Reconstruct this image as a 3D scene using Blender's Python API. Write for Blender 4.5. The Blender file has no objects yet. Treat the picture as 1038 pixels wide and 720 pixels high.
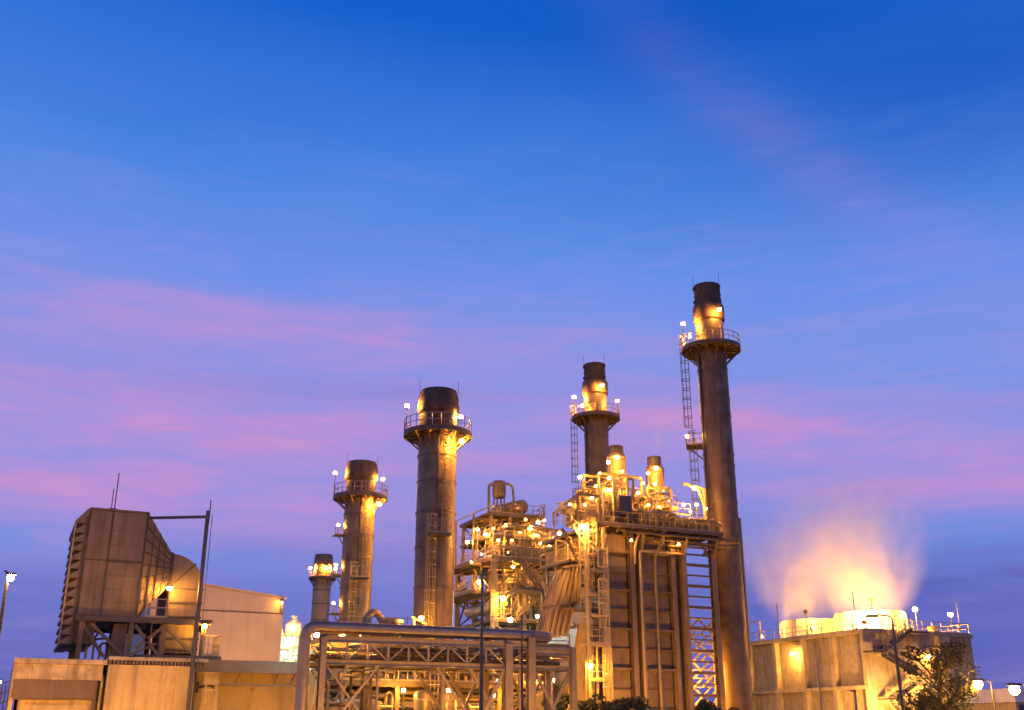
import bpy, math, random
from math import sin, cos, tan, pi, radians, degrees, sqrt, atan2, asin, hypot
from mathutils import Vector

random.seed(7)
SC = bpy.context.scene
COL = SC.collection

# ------------------------------------------------------------------ camera
F_PX, PITCH, YAW, EYE = 1052.0, radians(20), radians(25), 1.7
cam_data = bpy.data.cameras.new('camera')
cam = bpy.data.objects.new('camera', cam_data)
COL.objects.link(cam)
cam.location = (0, 0, EYE)
cam.rotation_euler = (radians(90) + PITCH, 0, -YAW)
cam_data.sensor_fit = 'HORIZONTAL'
cam_data.sensor_width = 36
cam_data.lens = 36 * F_PX / 1038
cam_data.clip_start, cam_data.clip_end = 0.1, 6000
SC.camera = cam

# survey helpers: the plant grid is the x/y axes, the photographer stands at the origin
def ray(px, py):
    u, v = (px - 519) / F_PX, (360 - py) / F_PX
    Y, Z = cos(PITCH) - v * sin(PITCH), sin(PITCH) + v * cos(PITCH)
    return u * cos(YAW) + Y * sin(YAW), -u * sin(YAW) + Y * cos(YAW), Z, Y
def at_d(px, py, D):
    a, b, z, Y = ray(px, py); t = D / Y
    return Vector((a * t, b * t, EYE + z * t))
def at_y(px, py, y):
    a, b, z, Y = ray(px, py); t = y / b
    return Vector((a * t, y, EYE + z * t))
def at_x(px, py, x):
    a, b, z, Y = ray(px, py); t = x / a
    return Vector((x, b * t, EYE + z * t))
def azel(px, py):
    a, b, z, Y = ray(px, py)
    return atan2(a, b) , atan2(z, hypot(a, b))

# ------------------------------------------------------------------ sky
SUN_EL, SUN_AZ = radians(3), radians(-60)
world = bpy.data.worlds.new('World'); SC.world = world
world.use_nodes = True
def build_sky():
    nt = world.node_tree; N = nt.nodes; L = nt.links
    N.clear()
    def val(x, sock):
        if isinstance(x, (int, float)): sock.default_value = x
        else: L.new(x, sock)
    def m(op, a, b=0.0, c=None, clamp=False):
        n = N.new('ShaderNodeMath'); n.operation = op; n.use_clamp = clamp
        val(a, n.inputs[0]); val(b, n.inputs[1])
        if c is not None: val(c, n.inputs[2])
        return n.outputs[0]
    def mixc(f, a, b):
        n = N.new('ShaderNodeMix'); n.data_type = 'RGBA'
        val(f, n.inputs[0])
        for x, s in ((a, n.inputs[6]), (b, n.inputs[7])):
            if isinstance(x, tuple): s.default_value = (*x, 1)
            else: L.new(x, s)
        return n.outputs[2]
    tc = N.new('ShaderNodeTexCoord')
    sp = N.new('ShaderNodeSeparateXYZ'); L.new(tc.outputs['Generated'], sp.inputs[0])
    x, y, z = sp.outputs
    az = m('ARCTAN2', x, y)
    el = m('ARCSINE', z)
    # slow drift so that the bands of colour are not level
    cv = N.new('ShaderNodeCombineXYZ')
    L.new(m('MULTIPLY', az, 1.1), cv.inputs[0]); L.new(m('MULTIPLY', el, 5.5), cv.inputs[1])
    n1 = N.new('ShaderNodeTexNoise'); n1.inputs['Scale'].default_value = 1.6; n1.inputs['Detail'].default_value = 3
    n1.inputs['Distortion'].default_value = .35
    L.new(cv.outputs[0], n1.inputs['Vector'])
    drift = m('MULTIPLY', m('SUBTRACT', n1.outputs[0], .5), .06)
    ramp = N.new('ShaderNodeValToRGB'); R = ramp.color_ramp
    stops = [(0.0, (74, 80, 164)), (.07, (92, 102, 192)), (.14, (118, 134, 219)), (.22, (132, 148, 230)),
             (.31, (126, 150, 234)), (.40, (102, 147, 237)), (.50, (70, 131, 228)), (.62, (22, 98, 208)), (.80, (8, 54, 146)), (1.0, (3, 26, 88))]
    lin = lambda c: tuple(((k / 255) / 12.92 if k < 11 else ((k / 255 + .055) / 1.055) ** 2.4) for k in c)
    while len(R.elements) < len(stops): R.elements.new(.5)
    for e, (p, c) in zip(R.elements, stops):
        e.position = p; e.color = (*lin(c), 1)
    L.new(m('ADD', z, drift), ramp.inputs[0])
    col = ramp.outputs[0]
    # wisps of cloud: long soft streaks, the higher ones pink from the last light, the low ones slate
    cv2 = N.new('ShaderNodeCombineXYZ')
    L.new(m('MULTIPLY', az, 2.2), cv2.inputs[0]); L.new(m('MULTIPLY', el, 13.0), cv2.inputs[1])
    n2 = N.new('ShaderNodeTexNoise'); n2.inputs['Scale'].default_value = 1.7; n2.inputs['Detail'].default_value = 6
    n2.inputs['Roughness'].default_value = .52; n2.inputs['Distortion'].default_value = .6
    L.new(cv2.outputs[0], n2.inputs['Vector'])
    mr = N.new('ShaderNodeMapRange'); mr.interpolation_type = 'SMOOTHSTEP'
    mr.inputs[1].default_value = .28; mr.inputs[2].default_value = .72
    L.new(n2.outputs[0], mr.inputs[0])
    tex = mr.outputs[0]
    def streak(px, py, slope, length, width, k, lo=.3):
        a0, e0 = azel(px, py); per = 1 / F_PX
        da = m('SUBTRACT', az, a0); de = m('SUBTRACT', el, e0)
        # distance across the streak, its middle line falling by slope
        u = m('DIVIDE', m('ADD', de, m('MULTIPLY', da, slope)), width * per)
        w = m('DIVIDE', da, length * per)
        g = m('EXPONENT', m('MULTIPLY', m('ADD', m('MULTIPLY', u, u), m('MULTIPLY', w, w)), -1.0))
        return m('MULTIPLY', g, m('MULTIPLY_ADD', tex, k * (1 - lo), k * lo))
    def total(lst):
        s = None
        for a in lst:
            q = streak(*a); s = q if s is None else m('ADD', s, q)
        return m('MINIMUM', s, .9)
    slate = total([(960, 590, -.05, 330, 38, .9, .5), (60, 600, .02, 300, 26, .55, .4), (380, 560, 0, 200, 20, .3, .3), (860, 660, 0, 400, 30, .5, .5), (700, 600, 0, 220, 26, .35, .3),
                   (330, 400, -.02, 260, 16, .3, .3)])
    pink = total([(130, 410, 0, 420, 120, .20, .85), (600, 470, .03, 300, 60, .14, .8), (420, 420, .02, 220, 12, .32, .3), (150, 300, -.03, 240, 12, .26, .3), (330, 545, .04, 160, 12, .3, .3), (860, 400, .12, 220, 10, .3, .3), (270, 338, .02, 380, 30, .36, .6), (60, 415, .0, 380, 30, .62, .5), (30, 495, .06, 280, 26, .72, .5), (200, 455, .03, 200, 14, .4, .4), (480, 350, 0, 260, 26, .28, .5),
                  (290, 500, .05, 190, 22, .6, .2), (930, 455, .16, 300, 25, .66, .45), (680, 425, .1, 150, 20, .5, .45), (960, 490, .05, 180, 12, .4, .4),
                  (830, 175, .78, 190, 44, .13, .7), (520, 455, 0, 200, 28, .35, .2), (1000, 510, .1, 180, 18, .4, .2)])
    low = N.new('ShaderNodeMapRange'); low.interpolation_type = 'SMOOTHSTEP'
    low.inputs[1].default_value = .62; low.inputs[2].default_value = .2; L.new(el, low.inputs[0])
    gen = m('MULTIPLY', m('MULTIPLY', tex, .34), low.outputs[0])
    col = mixc(gen, col, lin((160, 142, 216)))
    deep = total([(1010, 60, 0, 330, 110, .75, .8), (700, 20, 0, 260, 60, .5, .8)])
    col = mixc(deep, col, lin((10, 84, 192)))
    clear = total([(1000, 540, -.1, 150, 24, .7, .6), (60, 548, 0, 170, 22, .5, .4), (300, 505, .05, 120, 14, .5, .4), (620, 330, 0, 200, 60, .35, .6), (900, 330, 0, 220, 50, .25, .6)])
    col = mixc(clear, col, lin((104, 152, 238)))
    # fine cirrus grain
    cv3 = N.new('ShaderNodeCombineXYZ')
    L.new(m('MULTIPLY', az, 5.0), cv3.inputs[0]); L.new(m('MULTIPLY', el, 34.0), cv3.inputs[1])
    n4 = N.new('ShaderNodeTexNoise'); n4.inputs['Scale'].default_value = 1.5; n4.inputs['Detail'].default_value = 8
    n4.inputs['Roughness'].default_value = .6; n4.inputs['Distortion'].default_value = .8
    L.new(cv3.outputs[0], n4.inputs['Vector'])
    fine = m('MULTIPLY_ADD', n4.outputs[0], 2.2, -.1)
    wr = N.new('ShaderNodeMapRange'); wr.interpolation_type = 'SMOOTHSTEP'
    wr.inputs[1].default_value = .48; wr.inputs[2].default_value = .74; L.new(n4.outputs[0], wr.inputs[0])
    col = mixc(m('MULTIPLY', m('MULTIPLY', wr.outputs[0], .30), low.outputs[0]), col, lin((186, 156, 218)))
    pink = m('MINIMUM', m('MULTIPLY', pink, fine), .92); slate = m('MINIMUM', m('MULTIPLY', slate, fine), .92)
    col = mixc(slate, col, lin((94, 102, 190)))
    col = mixc(pink, col, lin((202, 148, 212)))
    sky = N.new('ShaderNodeTexSky'); sky.sky_type = 'NISHITA'; sky.sun_disc = False
    sky.sun_elevation = SUN_EL; sky.sun_rotation = SUN_AZ
    sky.dust_density = 3; sky.ozone_density = 4
    sc = N.new('ShaderNodeVectorMath'); sc.operation = 'SCALE'; sc.inputs[3].default_value = .012
    L.new(sky.outputs[0], sc.inputs[0])
    ad = N.new('ShaderNodeVectorMath'); ad.operation = 'ADD'
    L.new(col, ad.inputs[0]); L.new(sc.outputs[0], ad.inputs[1])
    bg = N.new('ShaderNodeBackground'); bg.inputs[1].default_value = .96
    L.new(ad.outputs[0], bg.inputs[0])
    out = N.new('ShaderNodeOutputWorld'); L.new(bg.outputs[0], out.inputs[0])
build_sky()
sd = bpy.data.lights.new('sun', 'SUN'); sd.energy = .05; sd.angle = radians(15); sd.color = (1, .72, .62)
sun = bpy.data.objects.new('sun', sd); COL.objects.link(sun)
sun.rotation_euler = (radians(90) - SUN_EL, 0, -SUN_AZ + pi)

# ------------------------------------------------------------------ render settings
vs = SC.view_settings
vs.view_transform = 'Standard'; vs.look = 'None'; vs.exposure = 0; vs.gamma = 1; vs.use_curve_mapping = False
cy = SC.cycles
cy.max_bounces = 5; cy.diffuse_bounces = 2; cy.glossy_bounces = 2; cy.transmission_bounces = 2; cy.volume_bounces = 1
cy.sample_clamp_indirect = 4; cy.caustics_reflective = False; cy.caustics_refractive = False
cy.use_denoising = True; cy.volume_step_rate = 2.0; cy.volume_max_steps = 128
SC.render.engine = 'CYCLES'

# ------------------------------------------------------------------ materials
def principled(name, c1, c2, rough=.6, metal=0.0, scale=1.2, streak=0.0, bump=0.0, vary=.12, rust=0.0, coat=None):
    mt = bpy.data.materials.new(name); mt.use_nodes = True
    nt = mt.node_tree; N = nt.nodes; L = nt.links
    bs = N['Principled BSDF']
    tc = N.new('ShaderNodeTexCoord')
    geo = N.new('ShaderNodeNewGeometry')          # world position keeps the grain continuous over parts
    no = N.new('ShaderNodeTexNoise'); no.inputs['Scale'].default_value = scale; no.inputs['Detail'].default_value = 7
    no.inputs['Roughness'].default_value = .62
    L.new(geo.outputs['Position'], no.inputs['Vector'])
    rp = N.new('ShaderNodeMapRange'); rp.inputs[1].default_value = .32; rp.inputs[2].default_value = .68
    L.new(no.outputs[0], rp.inputs[0])
    mx = N.new('ShaderNodeMix'); mx.data_type = 'RGBA'
    mx.inputs[6].default_value = (*c1, 1); mx.inputs[7].default_value = (*c2, 1)
    L.new(rp.outputs[0], mx.inputs[0])
    col = mx.outputs[2]
    mp = N.new('ShaderNodeMapping'); mp.inputs['Scale'].default_value = (2.2, 2.2, .16)
    L.new(geo.outputs['Position'], mp.inputs[0])
    n2 = N.new('ShaderNodeTexNoise'); n2.inputs['Scale'].default_value = 1.4; n2.inputs['Detail'].default_value = 6
    L.new(mp.outputs[0], n2.inputs['Vector'])
    if streak:
        r2 = N.new('ShaderNodeMapRange'); r2.inputs[1].default_value = .5; r2.inputs[2].default_value = .72
        r2.inputs[4].default_value = streak
        L.new(n2.outputs[0], r2.inputs[0])
        m2 = N.new('ShaderNodeMix'); m2.data_type = 'RGBA'
        L.new(r2.outputs[0], m2.inputs[0]); L.new(col, m2.inputs[6])
        m2.inputs[7].default_value = (c1[0] * .34, c1[1] * .28, c1[2] * .24, 1)
        col = m2.outputs[2]
    if rust:
        n3 = N.new('ShaderNodeTexNoise'); n3.inputs['Scale'].default_value = 2.7; n3.inputs['Detail'].default_value = 8
        n3.inputs['Roughness'].default_value = .7
        L.new(geo.outputs['Position'], n3.inputs['Vector'])
        r3 = N.new('ShaderNodeMapRange'); r3.inputs[1].default_value = .58; r3.inputs[2].default_value = .68
        r3.inputs[4].default_value = rust
        L.new(n3.outputs[0], r3.inputs[0])
        m3 = N.new('ShaderNodeMix'); m3.data_type = 'RGBA'
        L.new(r3.outputs[0], m3.inputs[0]); L.new(col, m3.inputs[6]); m3.inputs[7].default_value = (.10, .042, .018, 1)
        col = m3.outputs[2]
    if vary:
        oi = N.new('ShaderNodeObjectInfo')
        r4 = N.new('ShaderNodeMapRange'); r4.inputs[3].default_value = 1 - vary; r4.inputs[4].default_value = 1 + vary
        L.new(oi.outputs['Random'], r4.inputs[0])
        vm = N.new('ShaderNodeVectorMath'); vm.operation = 'SCALE'
        L.new(col, vm.inputs[0]); L.new(r4.outputs[0], vm.inputs[3]); col = vm.outputs[0]
    L.new(col, bs.inputs['Base Color'])
    rr = N.new('ShaderNodeMapRange'); rr.inputs[3].default_value = max(.05, rough - .12); rr.inputs[4].default_value = min(1, rough + .15)
    L.new(no.outputs[0], rr.inputs[0]); L.new(rr.outputs[0], bs.inputs['Roughness'])
    bs.inputs['Metallic'].default_value = metal
    if bump:
        bp = N.new('ShaderNodeBump'); bp.inputs['Strength'].default_value = bump; bp.inputs['Distance'].default_value = .05
        L.new(no.outputs[0], bp.inputs['Height']); L.new(bp.outputs[0], bs.inputs['Normal'])
    return mt
M = {}
M['column'] = principled('painted_column_steel', (.30, .205, .092), (.20, .135, .058), .55, .0, 1.5, .35, .1, .15, .5)
M['beam'] = principled('painted_beam_steel', (.18, .118, .054), (.115, .075, .034), .55, .0, 1.5, .3, .1, .18, .5)
M['dark_steel'] = principled('dark_steel', (.09, .072, .058), (.06, .048, .038), .55, .1, 1.5, .3, .1, .15, .4)
M['light_steel'] = principled('light_grey_steel', (.42, .315, .16), (.31, .23, .11), .5, .0, 1.4, .25, .08, .1, .35)
M['galv'] = principled('galvanised_steel', (.42, .33, .20), (.32, .25, .15), .45, .45, 3, .15, .1, .15, .2)
M['yellow'] = principled('lamplit_yellow_steel', (.50, .36, .10), (.40, .28, .07), .5, 0, 3, .2, .05, .1, .4)  # yellow of the lamplight on ladders and rails, put into the colour
M['clad'] = principled('boiler_casing', (.23, .155, .085), (.155, .103, .054), .55, .15, .9, .4, .18, .16, .3)
M['duct_clad'] = principled('duct_casing', (.36, .25, .11), (.26, .18, .076), .55, .05, .9, .35, .15, .10, .25)
M['stack'] = principled('stack_shell', (.29, .192, .092), (.165, .106, .05), .45, .3, .7, .7, .3, .06, .4)
M['stack_dark'] = principled('weathered_stack_shell', (.25, .155, .074), (.135, .08, .038), .48, .3, .7, .65, .3, .06, .45)
M['soot'] = principled('sooty_stack_rim', (.17, .10, .052), (.095, .055, .03), .65, .2, 1.2, .5, .2, .06, .4)
M['alu'] = principled('aluminium_pipe_cladding', (.46, .36, .24), (.36, .28, .18), .48, .6, 1.6, .12, .12, .1)
M['pipe'] = principled('pipe_paint', (.36, .25, .105), (.25, .172, .07), .45, .35, 2, .25, .1, .28, .4)
M['filter'] = principled('filter_house_panel', (.245, .172, .098), (.17, .116, .064), .5, .1, .8, .5, .5, .08, .22)
M['seam'] = principled('seam_steel', (.10, .075, .055), (.075, .055, .042), .6, .1, 2, .2, .1, .1)
M['cream'] = principled('cream_wall_sheet', (.54, .40, .19), (.45, .33, .15), .6, .0, .8, .6, .9, .07, .3)
M['hall'] = principled('hall_wall_sheet', (.62, .49, .35), (.55, .43, .30), .6, .0, .5, .12, .05, .03)
M['fascia'] = principled('weathered_fascia', (.58, .46, .29), (.27, .20, .12), .55, .0, 1.6, .6, .3, .10, .45)
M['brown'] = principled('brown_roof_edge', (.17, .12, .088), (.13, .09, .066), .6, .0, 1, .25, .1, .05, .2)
M['concrete'] = principled('tower_concrete', (.41, .325, .205), (.27, .21, .13), .85, .0, .8, .65, .25, .05)
M['panel_conc'] = principled('tower_sheet', (.37, .295, .19), (.25, .195, .122), .8, .0, 1.6, .7, .2, .06)
M['frp'] = principled('fan_cowl', (.62, .55, .42), (.52, .46, .34), .6, .0, 1, .25, .1, .05)
M['white'] = principled('white_sheet', (.75, .74, .72), (.66, .65, .63), .5, .0, 1, .15, .05, .03)
M['post'] = principled('lamp_post_steel', (.10, .09, .085), (.075, .068, .064), .45, .4, 3, .1, .05, .1)
M['asphalt'] = principled('yard_asphalt', (.055, .052, .05), (.042, .04, .039), .9, 0, .6, 0, .3, 0)
M['road'] = principled('road_asphalt', (.048, .046, .045), (.036, .035, .034), .9, 0, 1.5, 0, .3, 0)
M['slab'] = principled('plant_slab', (.26, .24, .21), (.19, .175, .155), .9, 0, .5, 0, .2, 0)
M['kerb'] = principled('kerb_concrete', (.34, .32, .29), (.27, .25, .23), .9, 0, 1, 0, .2, 0)
M['paint_line'] = principled('road_paint', (.70, .68, .62), (.55, .53, .48), .8, 0, 3, 0, .1, 0)
M['bark'] = principled('bark', (.09, .065, .045), (.055, .04, .03), .9, 0, 5, .3, .5, 0)
M['leaf'] = principled('leaf', (.034, .040, .013), (.055, .054, .018), .6, 0, 1.8, 0, 0, .25)
M['leaf_dark'] = principled('dark_leaf', (.042, .054, .020), (.062, .066, .024), .6, 0, 1.8, 0, 0, .25)
M['glass'] = principled('dark_window_glass', (.05, .06, .07), (.04, .05, .06), .12, 0, 1, 0, 0, .1)
def emission(name, c, s):
    mt = bpy.data.materials.new(name); mt.use_nodes = True
    nt = mt.node_tree; nt.nodes.clear()
    e = nt.nodes.new('ShaderNodeEmission'); e.inputs[0].default_value = (*c, 1); e.inputs[1].default_value = s
    o = nt.nodes.new('ShaderNodeOutputMaterial'); nt.links.new(e.outputs[0], o.inputs[0])
    return mt
K_LAMP, K_FLOOD, K_STREET = .72, .22, .058      # exposure of the lamps against the dusk sky
SODIUM, WARM, COOL = (1.0, .43, .055), (1.0, .47, .10), (.50, .95, 1.0)
_em = {}
def glow(c, s):
    k = (c, s)
    if k not in _em: _em[k] = emission('lamp_glow', c, s)
    return _em[k]

# ------------------------------------------------------------------ mesh builder
W = {}                                       # world location of every object
class G:
    def __init__(s): s.v = []; s.f = []
    def add(s, vs_, fs_):
        o = len(s.v); s.v += [tuple(p) for p in vs_]; s.f += [tuple(i + o for i in q) for q in fs_]
        return s
    def box(s, x0, x1, y0, y1, z0, z1):
        return s.add([(x0, y0, z0), (x1, y0, z0), (x1, y1, z0), (x0, y1, z0), (x0, y0, z1), (x1, y0, z1), (x1, y1, z1), (x0, y1, z1)],
                     [(3, 2, 1, 0), (4, 5, 6, 7), (0, 1, 5, 4), (1, 2, 6, 5), (2, 3, 7, 6), (3, 0, 4, 7)])
    def bar(s, p, q, w, h=None):
        p, q = Vector(p), Vector(q); h = h or w
        d = (q - p)
        if d.length < 1e-5: return s
        d.normalize()
        up = Vector((0, 0, 1)) if abs(d.z) < .95 else Vector((0, 1, 0))
        r = d.cross(up).normalized() * (w / 2); u = r.cross(d).normalized() * (h / 2)
        vs_ = [e + a * r + b * u for e in (p, q) for a, b in ((-1, -1), (1, -1), (1, 1), (-1, 1))]
        return s.add(vs_, [(0, 1, 2, 3), (7, 6, 5, 4), (0, 4, 5, 1), (1, 5, 6, 2), (2, 6, 7, 3), (3, 7, 4, 0)])
    def ibeam(s, p, q, w, h, t=.03):
        p, q = Vector(p), Vector(q); d = (q - p).normalized()
        up = Vector((0, 0, 1)) if abs(d.z) < .95 else Vector((0, 1, 0))
        r = d.cross(up).normalized(); u = r.cross(d).normalized()
        s.bar(p + u * (h / 2 - t / 2), q + u * (h / 2 - t / 2), w, t)
        s.bar(p - u * (h / 2 - t / 2), q - u * (h / 2 - t / 2), w, t)
        return s.bar(p, q, t, h - 2 * t)
    def tube(s, pts, r, n=8, bend=0.0):
        pts = [Vector(p) for p in pts]
        if bend and len(pts) > 2:
            o = [pts[0]]
            for a, b, c in zip(pts, pts[1:], pts[2:]):
                k = min(bend, (b - a).length * .49, (c - b).length * .49)
                p0 = b + (a - b).normalized() * k; p1 = b + (c - b).normalized() * k
                for i in range(5):
                    t = i / 4; o.append(p0 * (1 - t) ** 2 + b * 2 * t * (1 - t) + p1 * t * t)
            pts = o + [pts[-1]]
        base = len(s.v); nrm = None
        for i, p in enumerate(pts):
            t = (pts[min(i + 1, len(pts) - 1)] - pts[max(i - 1, 0)]).normalized()
            if nrm is None:
                nrm = t.cross(Vector((0, 0, 1)) if abs(t.z) < .9 else Vector((1, 0, 0))).normalized()
            else:
                nrm = (nrm - t * nrm.dot(t)).normalized()
            bn = t.cross(nrm)
            for k in range(n):
                a = 2 * pi * k / n; s.v.append(tuple(p + (nrm * cos(a) + bn * sin(a)) * r))
        for i in range(len(pts) - 1):
            for k in range(n):
                k2 = (k + 1) % n; a = base + i * n
                s.f.append((a + k, a + k2, a + n + k2, a + n + k))
        s.f.append(tuple(base + k for k in range(n))[::-1]); e = base + (len(pts) - 1) * n
        s.f.append(tuple(e + k for k in range(n)))
        return s
    def rev(s, cx, cy_, prof, n=24, closed=False, a0=0, a1=None):
        base = len(s.v)
        for r, z in prof:
            for k in range(n):
                a = 2 * pi * k / n; s.v.append((cx + r * cos(a), cy_ + r * sin(a), z))
        m_ = len(prof)
        for i in range(m_ if closed else m_ - 1):
            j = (i + 1) % m_
            for k in range(n):
                k2 = (k + 1) % n
                s.f.append((base + i * n + k, base + i * n + k2, base + j * n + k2, base + j * n + k))
        if not closed:
            s.f.append(tuple(base + k for k in range(n))[::-1])
            s.f.append(tuple(base + (m_ - 1) * n + k for k in range(n)))
        return s
    def lathe(s, p, q, prof, n=20):
        """profile of (radius, distance from p) turned round the axis p-q"""
        p, q = Vector(p), Vector(q); d = (q - p).normalized()
        a_ = d.cross(Vector((0, 0, 1)) if abs(d.z) < .9 else Vector((1, 0, 0))).normalized(); b_ = d.cross(a_)
        base = len(s.v)
        for r, t in prof:
            for k in range(n):
                an = 2 * pi * k / n; s.v.append(tuple(p + d * t + (a_ * cos(an) + b_ * sin(an)) * r))
        for i in range(len(prof) - 1):
            for k in range(n):
                k2 = (k + 1) % n; s.f.append((base + i * n + k, base + i * n + k2, base + (i + 1) * n + k2, base + (i + 1) * n + k))
        s.f.append(tuple(base + k for k in range(n))[::-1]); e = base + (len(prof) - 1) * n
        s.f.append(tuple(e + k for k in range(n)))
        return s
    def prism(s, poly, y0, y1):
        """outline of (x, z) points drawn out from y0 to y1"""
        n = len(poly)
        vs_ = [(x, y0, z) for x, z in poly] + [(x, y1, z) for x, z in poly]
        return s.add(vs_, [tuple(range(n)), tuple(range(2 * n - 1, n - 1, -1))] + [(i, i + n, (i + 1) % n + n, (i + 1) % n) for i in range(n)])
    def hexa(s, lo, hi):
        """solid between two quads"""
        return s.add(list(lo) + list(hi), [(3, 2, 1, 0), (4, 5, 6, 7)] + [(i, (i + 1) % 4, (i + 1) % 4 + 4, i + 4) for i in range(4)])
    def build(s, name, mat, parent=None, loc=None, smooth=False):
        o_ = Vector(loc) if loc is not None else (W[parent] if parent else Vector((0, 0, 0)))
        me = bpy.data.meshes.new(name)
        me.from_pydata([(x - o_.x, y - o_.y, z - o_.z) for x, y, z in s.v], [], s.f)
        me.materials.append(M[mat] if isinstance(mat, str) else mat)
        if smooth:
            me.shade_smooth(); me.set_sharp_from_angle(angle=radians(38))
        return link(name, me, parent, o_)
def link(name, data, parent, wloc):
    o = bpy.data.objects.new(name, data); COL.objects.link(o)
    W[o] = Vector(wloc)
    if parent is not None:
        o.parent = parent; o.location = W[o] - W[parent]
    else: o.location = wloc
    return o
def thing(name, label, cat, loc=(0, 0, 0), group=None):
    o = link(name, None, None, loc); o.empty_display_size = .3
    return tag(o, label, cat, group)
def tag(o, label, cat, group=None):
    o['label'] = label; o['category'] = cat
    if group: o['group'] = group
    return o
def struct(o): o['kind'] = 'structure'; return o
_boxes = {}
def part_box(name, mat, parent, x0, x1, y0, y1, z0, z1):
    k = (mat, round(x1 - x0, 3), round(y1 - y0, 3), round(z1 - z0, 3))
    c = Vector(((x0 + x1) / 2, (y0 + y1) / 2, (z0 + z1) / 2))
    if k not in _boxes:
        hx, hy, hz = (x1 - x0) / 2, (y1 - y0) / 2, (z1 - z0) / 2
        g = G().box(-hx, hx, -hy, hy, -hz, hz)
        me = bpy.data.meshes.new(name); me.from_pydata(g.v, [], g.f); me.materials.append(M[mat]); _boxes[k] = me
    return link(name, _boxes[k], parent, c)
def bar(name, mat, parent, p, q, w, h=None, i=False):
    g = G()
    (g.ibeam(p, q, w, h or w, max(.02, w * .12)) if i else g.bar(p, q, w, h))
    return g.build(name, mat, parent)
def pipe(parent, pts, r, mat='pipe', bend=None, name='pipe', n=10):
    return G().tube(pts, r, n, bend if bend is not None else r * 2.5).build(name, mat, parent, smooth=True)

def railing(parent, pts, mat='galv', h=1.1, step=1.5, t=.05, closed=False):
    g = G(); pts = [Vector(p) for p in pts]
    if closed: pts.append(pts[0])
    for p, q in zip(pts, pts[1:]):
        n = max(1, round((q - p).length / step))
        for i in range(n + 1):
            c = p.lerp(q, i / n)
            if i < n or q is pts[-1]: g.bar(c, c + Vector((0, 0, h)), t * 1.1)
        for z in (h, h * .55): g.bar(p + Vector((0, 0, z)), q + Vector((0, 0, z)), t)
        g.bar(p + Vector((0, 0, .07)), q + Vector((0, 0, .07)), .02, .14)
    return g.build('railing', mat, parent)
def ladder(parent, p, zt, face, mat='galv', w=.5, cage=True, t=.05, gap=.38):
    """upright ladder from p up to zt; face = direction in which the climber's back points"""
    p = Vector(p); f = Vector((face[0], face[1], 0)).normalized(); r = Vector((f.y, -f.x, 0)); h = zt - p.z
    g = G()
    for s in (-1, 1): g.bar(p + r * s * w / 2, p + r * s * w / 2 + Vector((0, 0, h)), t)
    z = .3
    while z < h:
        g.bar(p + r * w / 2 + Vector((0, 0, z)), p - r * w / 2 + Vector((0, 0, z)), t * .6); z += gap
    o = g.build('ladder', mat, parent)
    if cage and h > 3:
        g = G(); hoop = [(w / 2 * 1.25, 0), (w * .78, .35), (w * .45, .68), (0, .8), (-w * .45, .68), (-w * .78, .35), (-w / 2 * 1.25, 0)]
        z = 2.2; zs = []
        while z < h + 1: zs.append(z); z += 1.0
        for z in zs:
            ps = [p + r * a + f * b + Vector((0, 0, z)) for a, b in hoop]
            for a, b in zip(ps, ps[1:]): g.bar(a, b, .03, .07)
        for a, b in hoop[1:-1]: g.bar(p + r * a + f * b + Vector((0, 0, zs[0])), p + r * a + f * b + Vector((0, 0, zs[-1])), .045, .03)
        g.build('ladder_cage', mat, o)
    return o
def deck(parent, x0, x1, y0, y1, z, rails='', mat='beam', edge=.28, rail_mat='galv', name='deck'):
    """walkway: grating on edge channels; rails is any of n s e w"""
    o = part_box(name, mat, parent, x0, x1, y0, y1, z - .06, z)
    e = edge
    for nm, a in (('edge_beam', (x0, x1, y0 - .05, y0 + .05)), ('edge_beam', (x0, x1, y1 - .05, y1 + .05)),
                  ('edge_beam', (x0 - .05, x0 + .05, y0 + .05, y1 - .05)), ('edge_beam', (x1 - .05, x1 + .05, y0 + .05, y1 - .05))):
        part_box(nm, mat, o, *a, z - e, z + .02)
    g = G(); k = x0 + 1.2
    while k < x1 - .4: g.box(k - .05, k + .05, y0 + .06, y1 - .06, z - .22, z - .065); k += 1.2
    if g.v: g.build('joist', mat, o)
    C = {'s': ((x0, y0), (x1, y0)), 'n': ((x0, y1), (x1, y1)), 'w': ((x0, y0), (x0, y1)), 'e': ((x1, y0), (x1, y1))}
    for c in rails: railing(parent, [(*C[c][0], z), (*C[c][1], z)], rail_mat)
    return o

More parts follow.
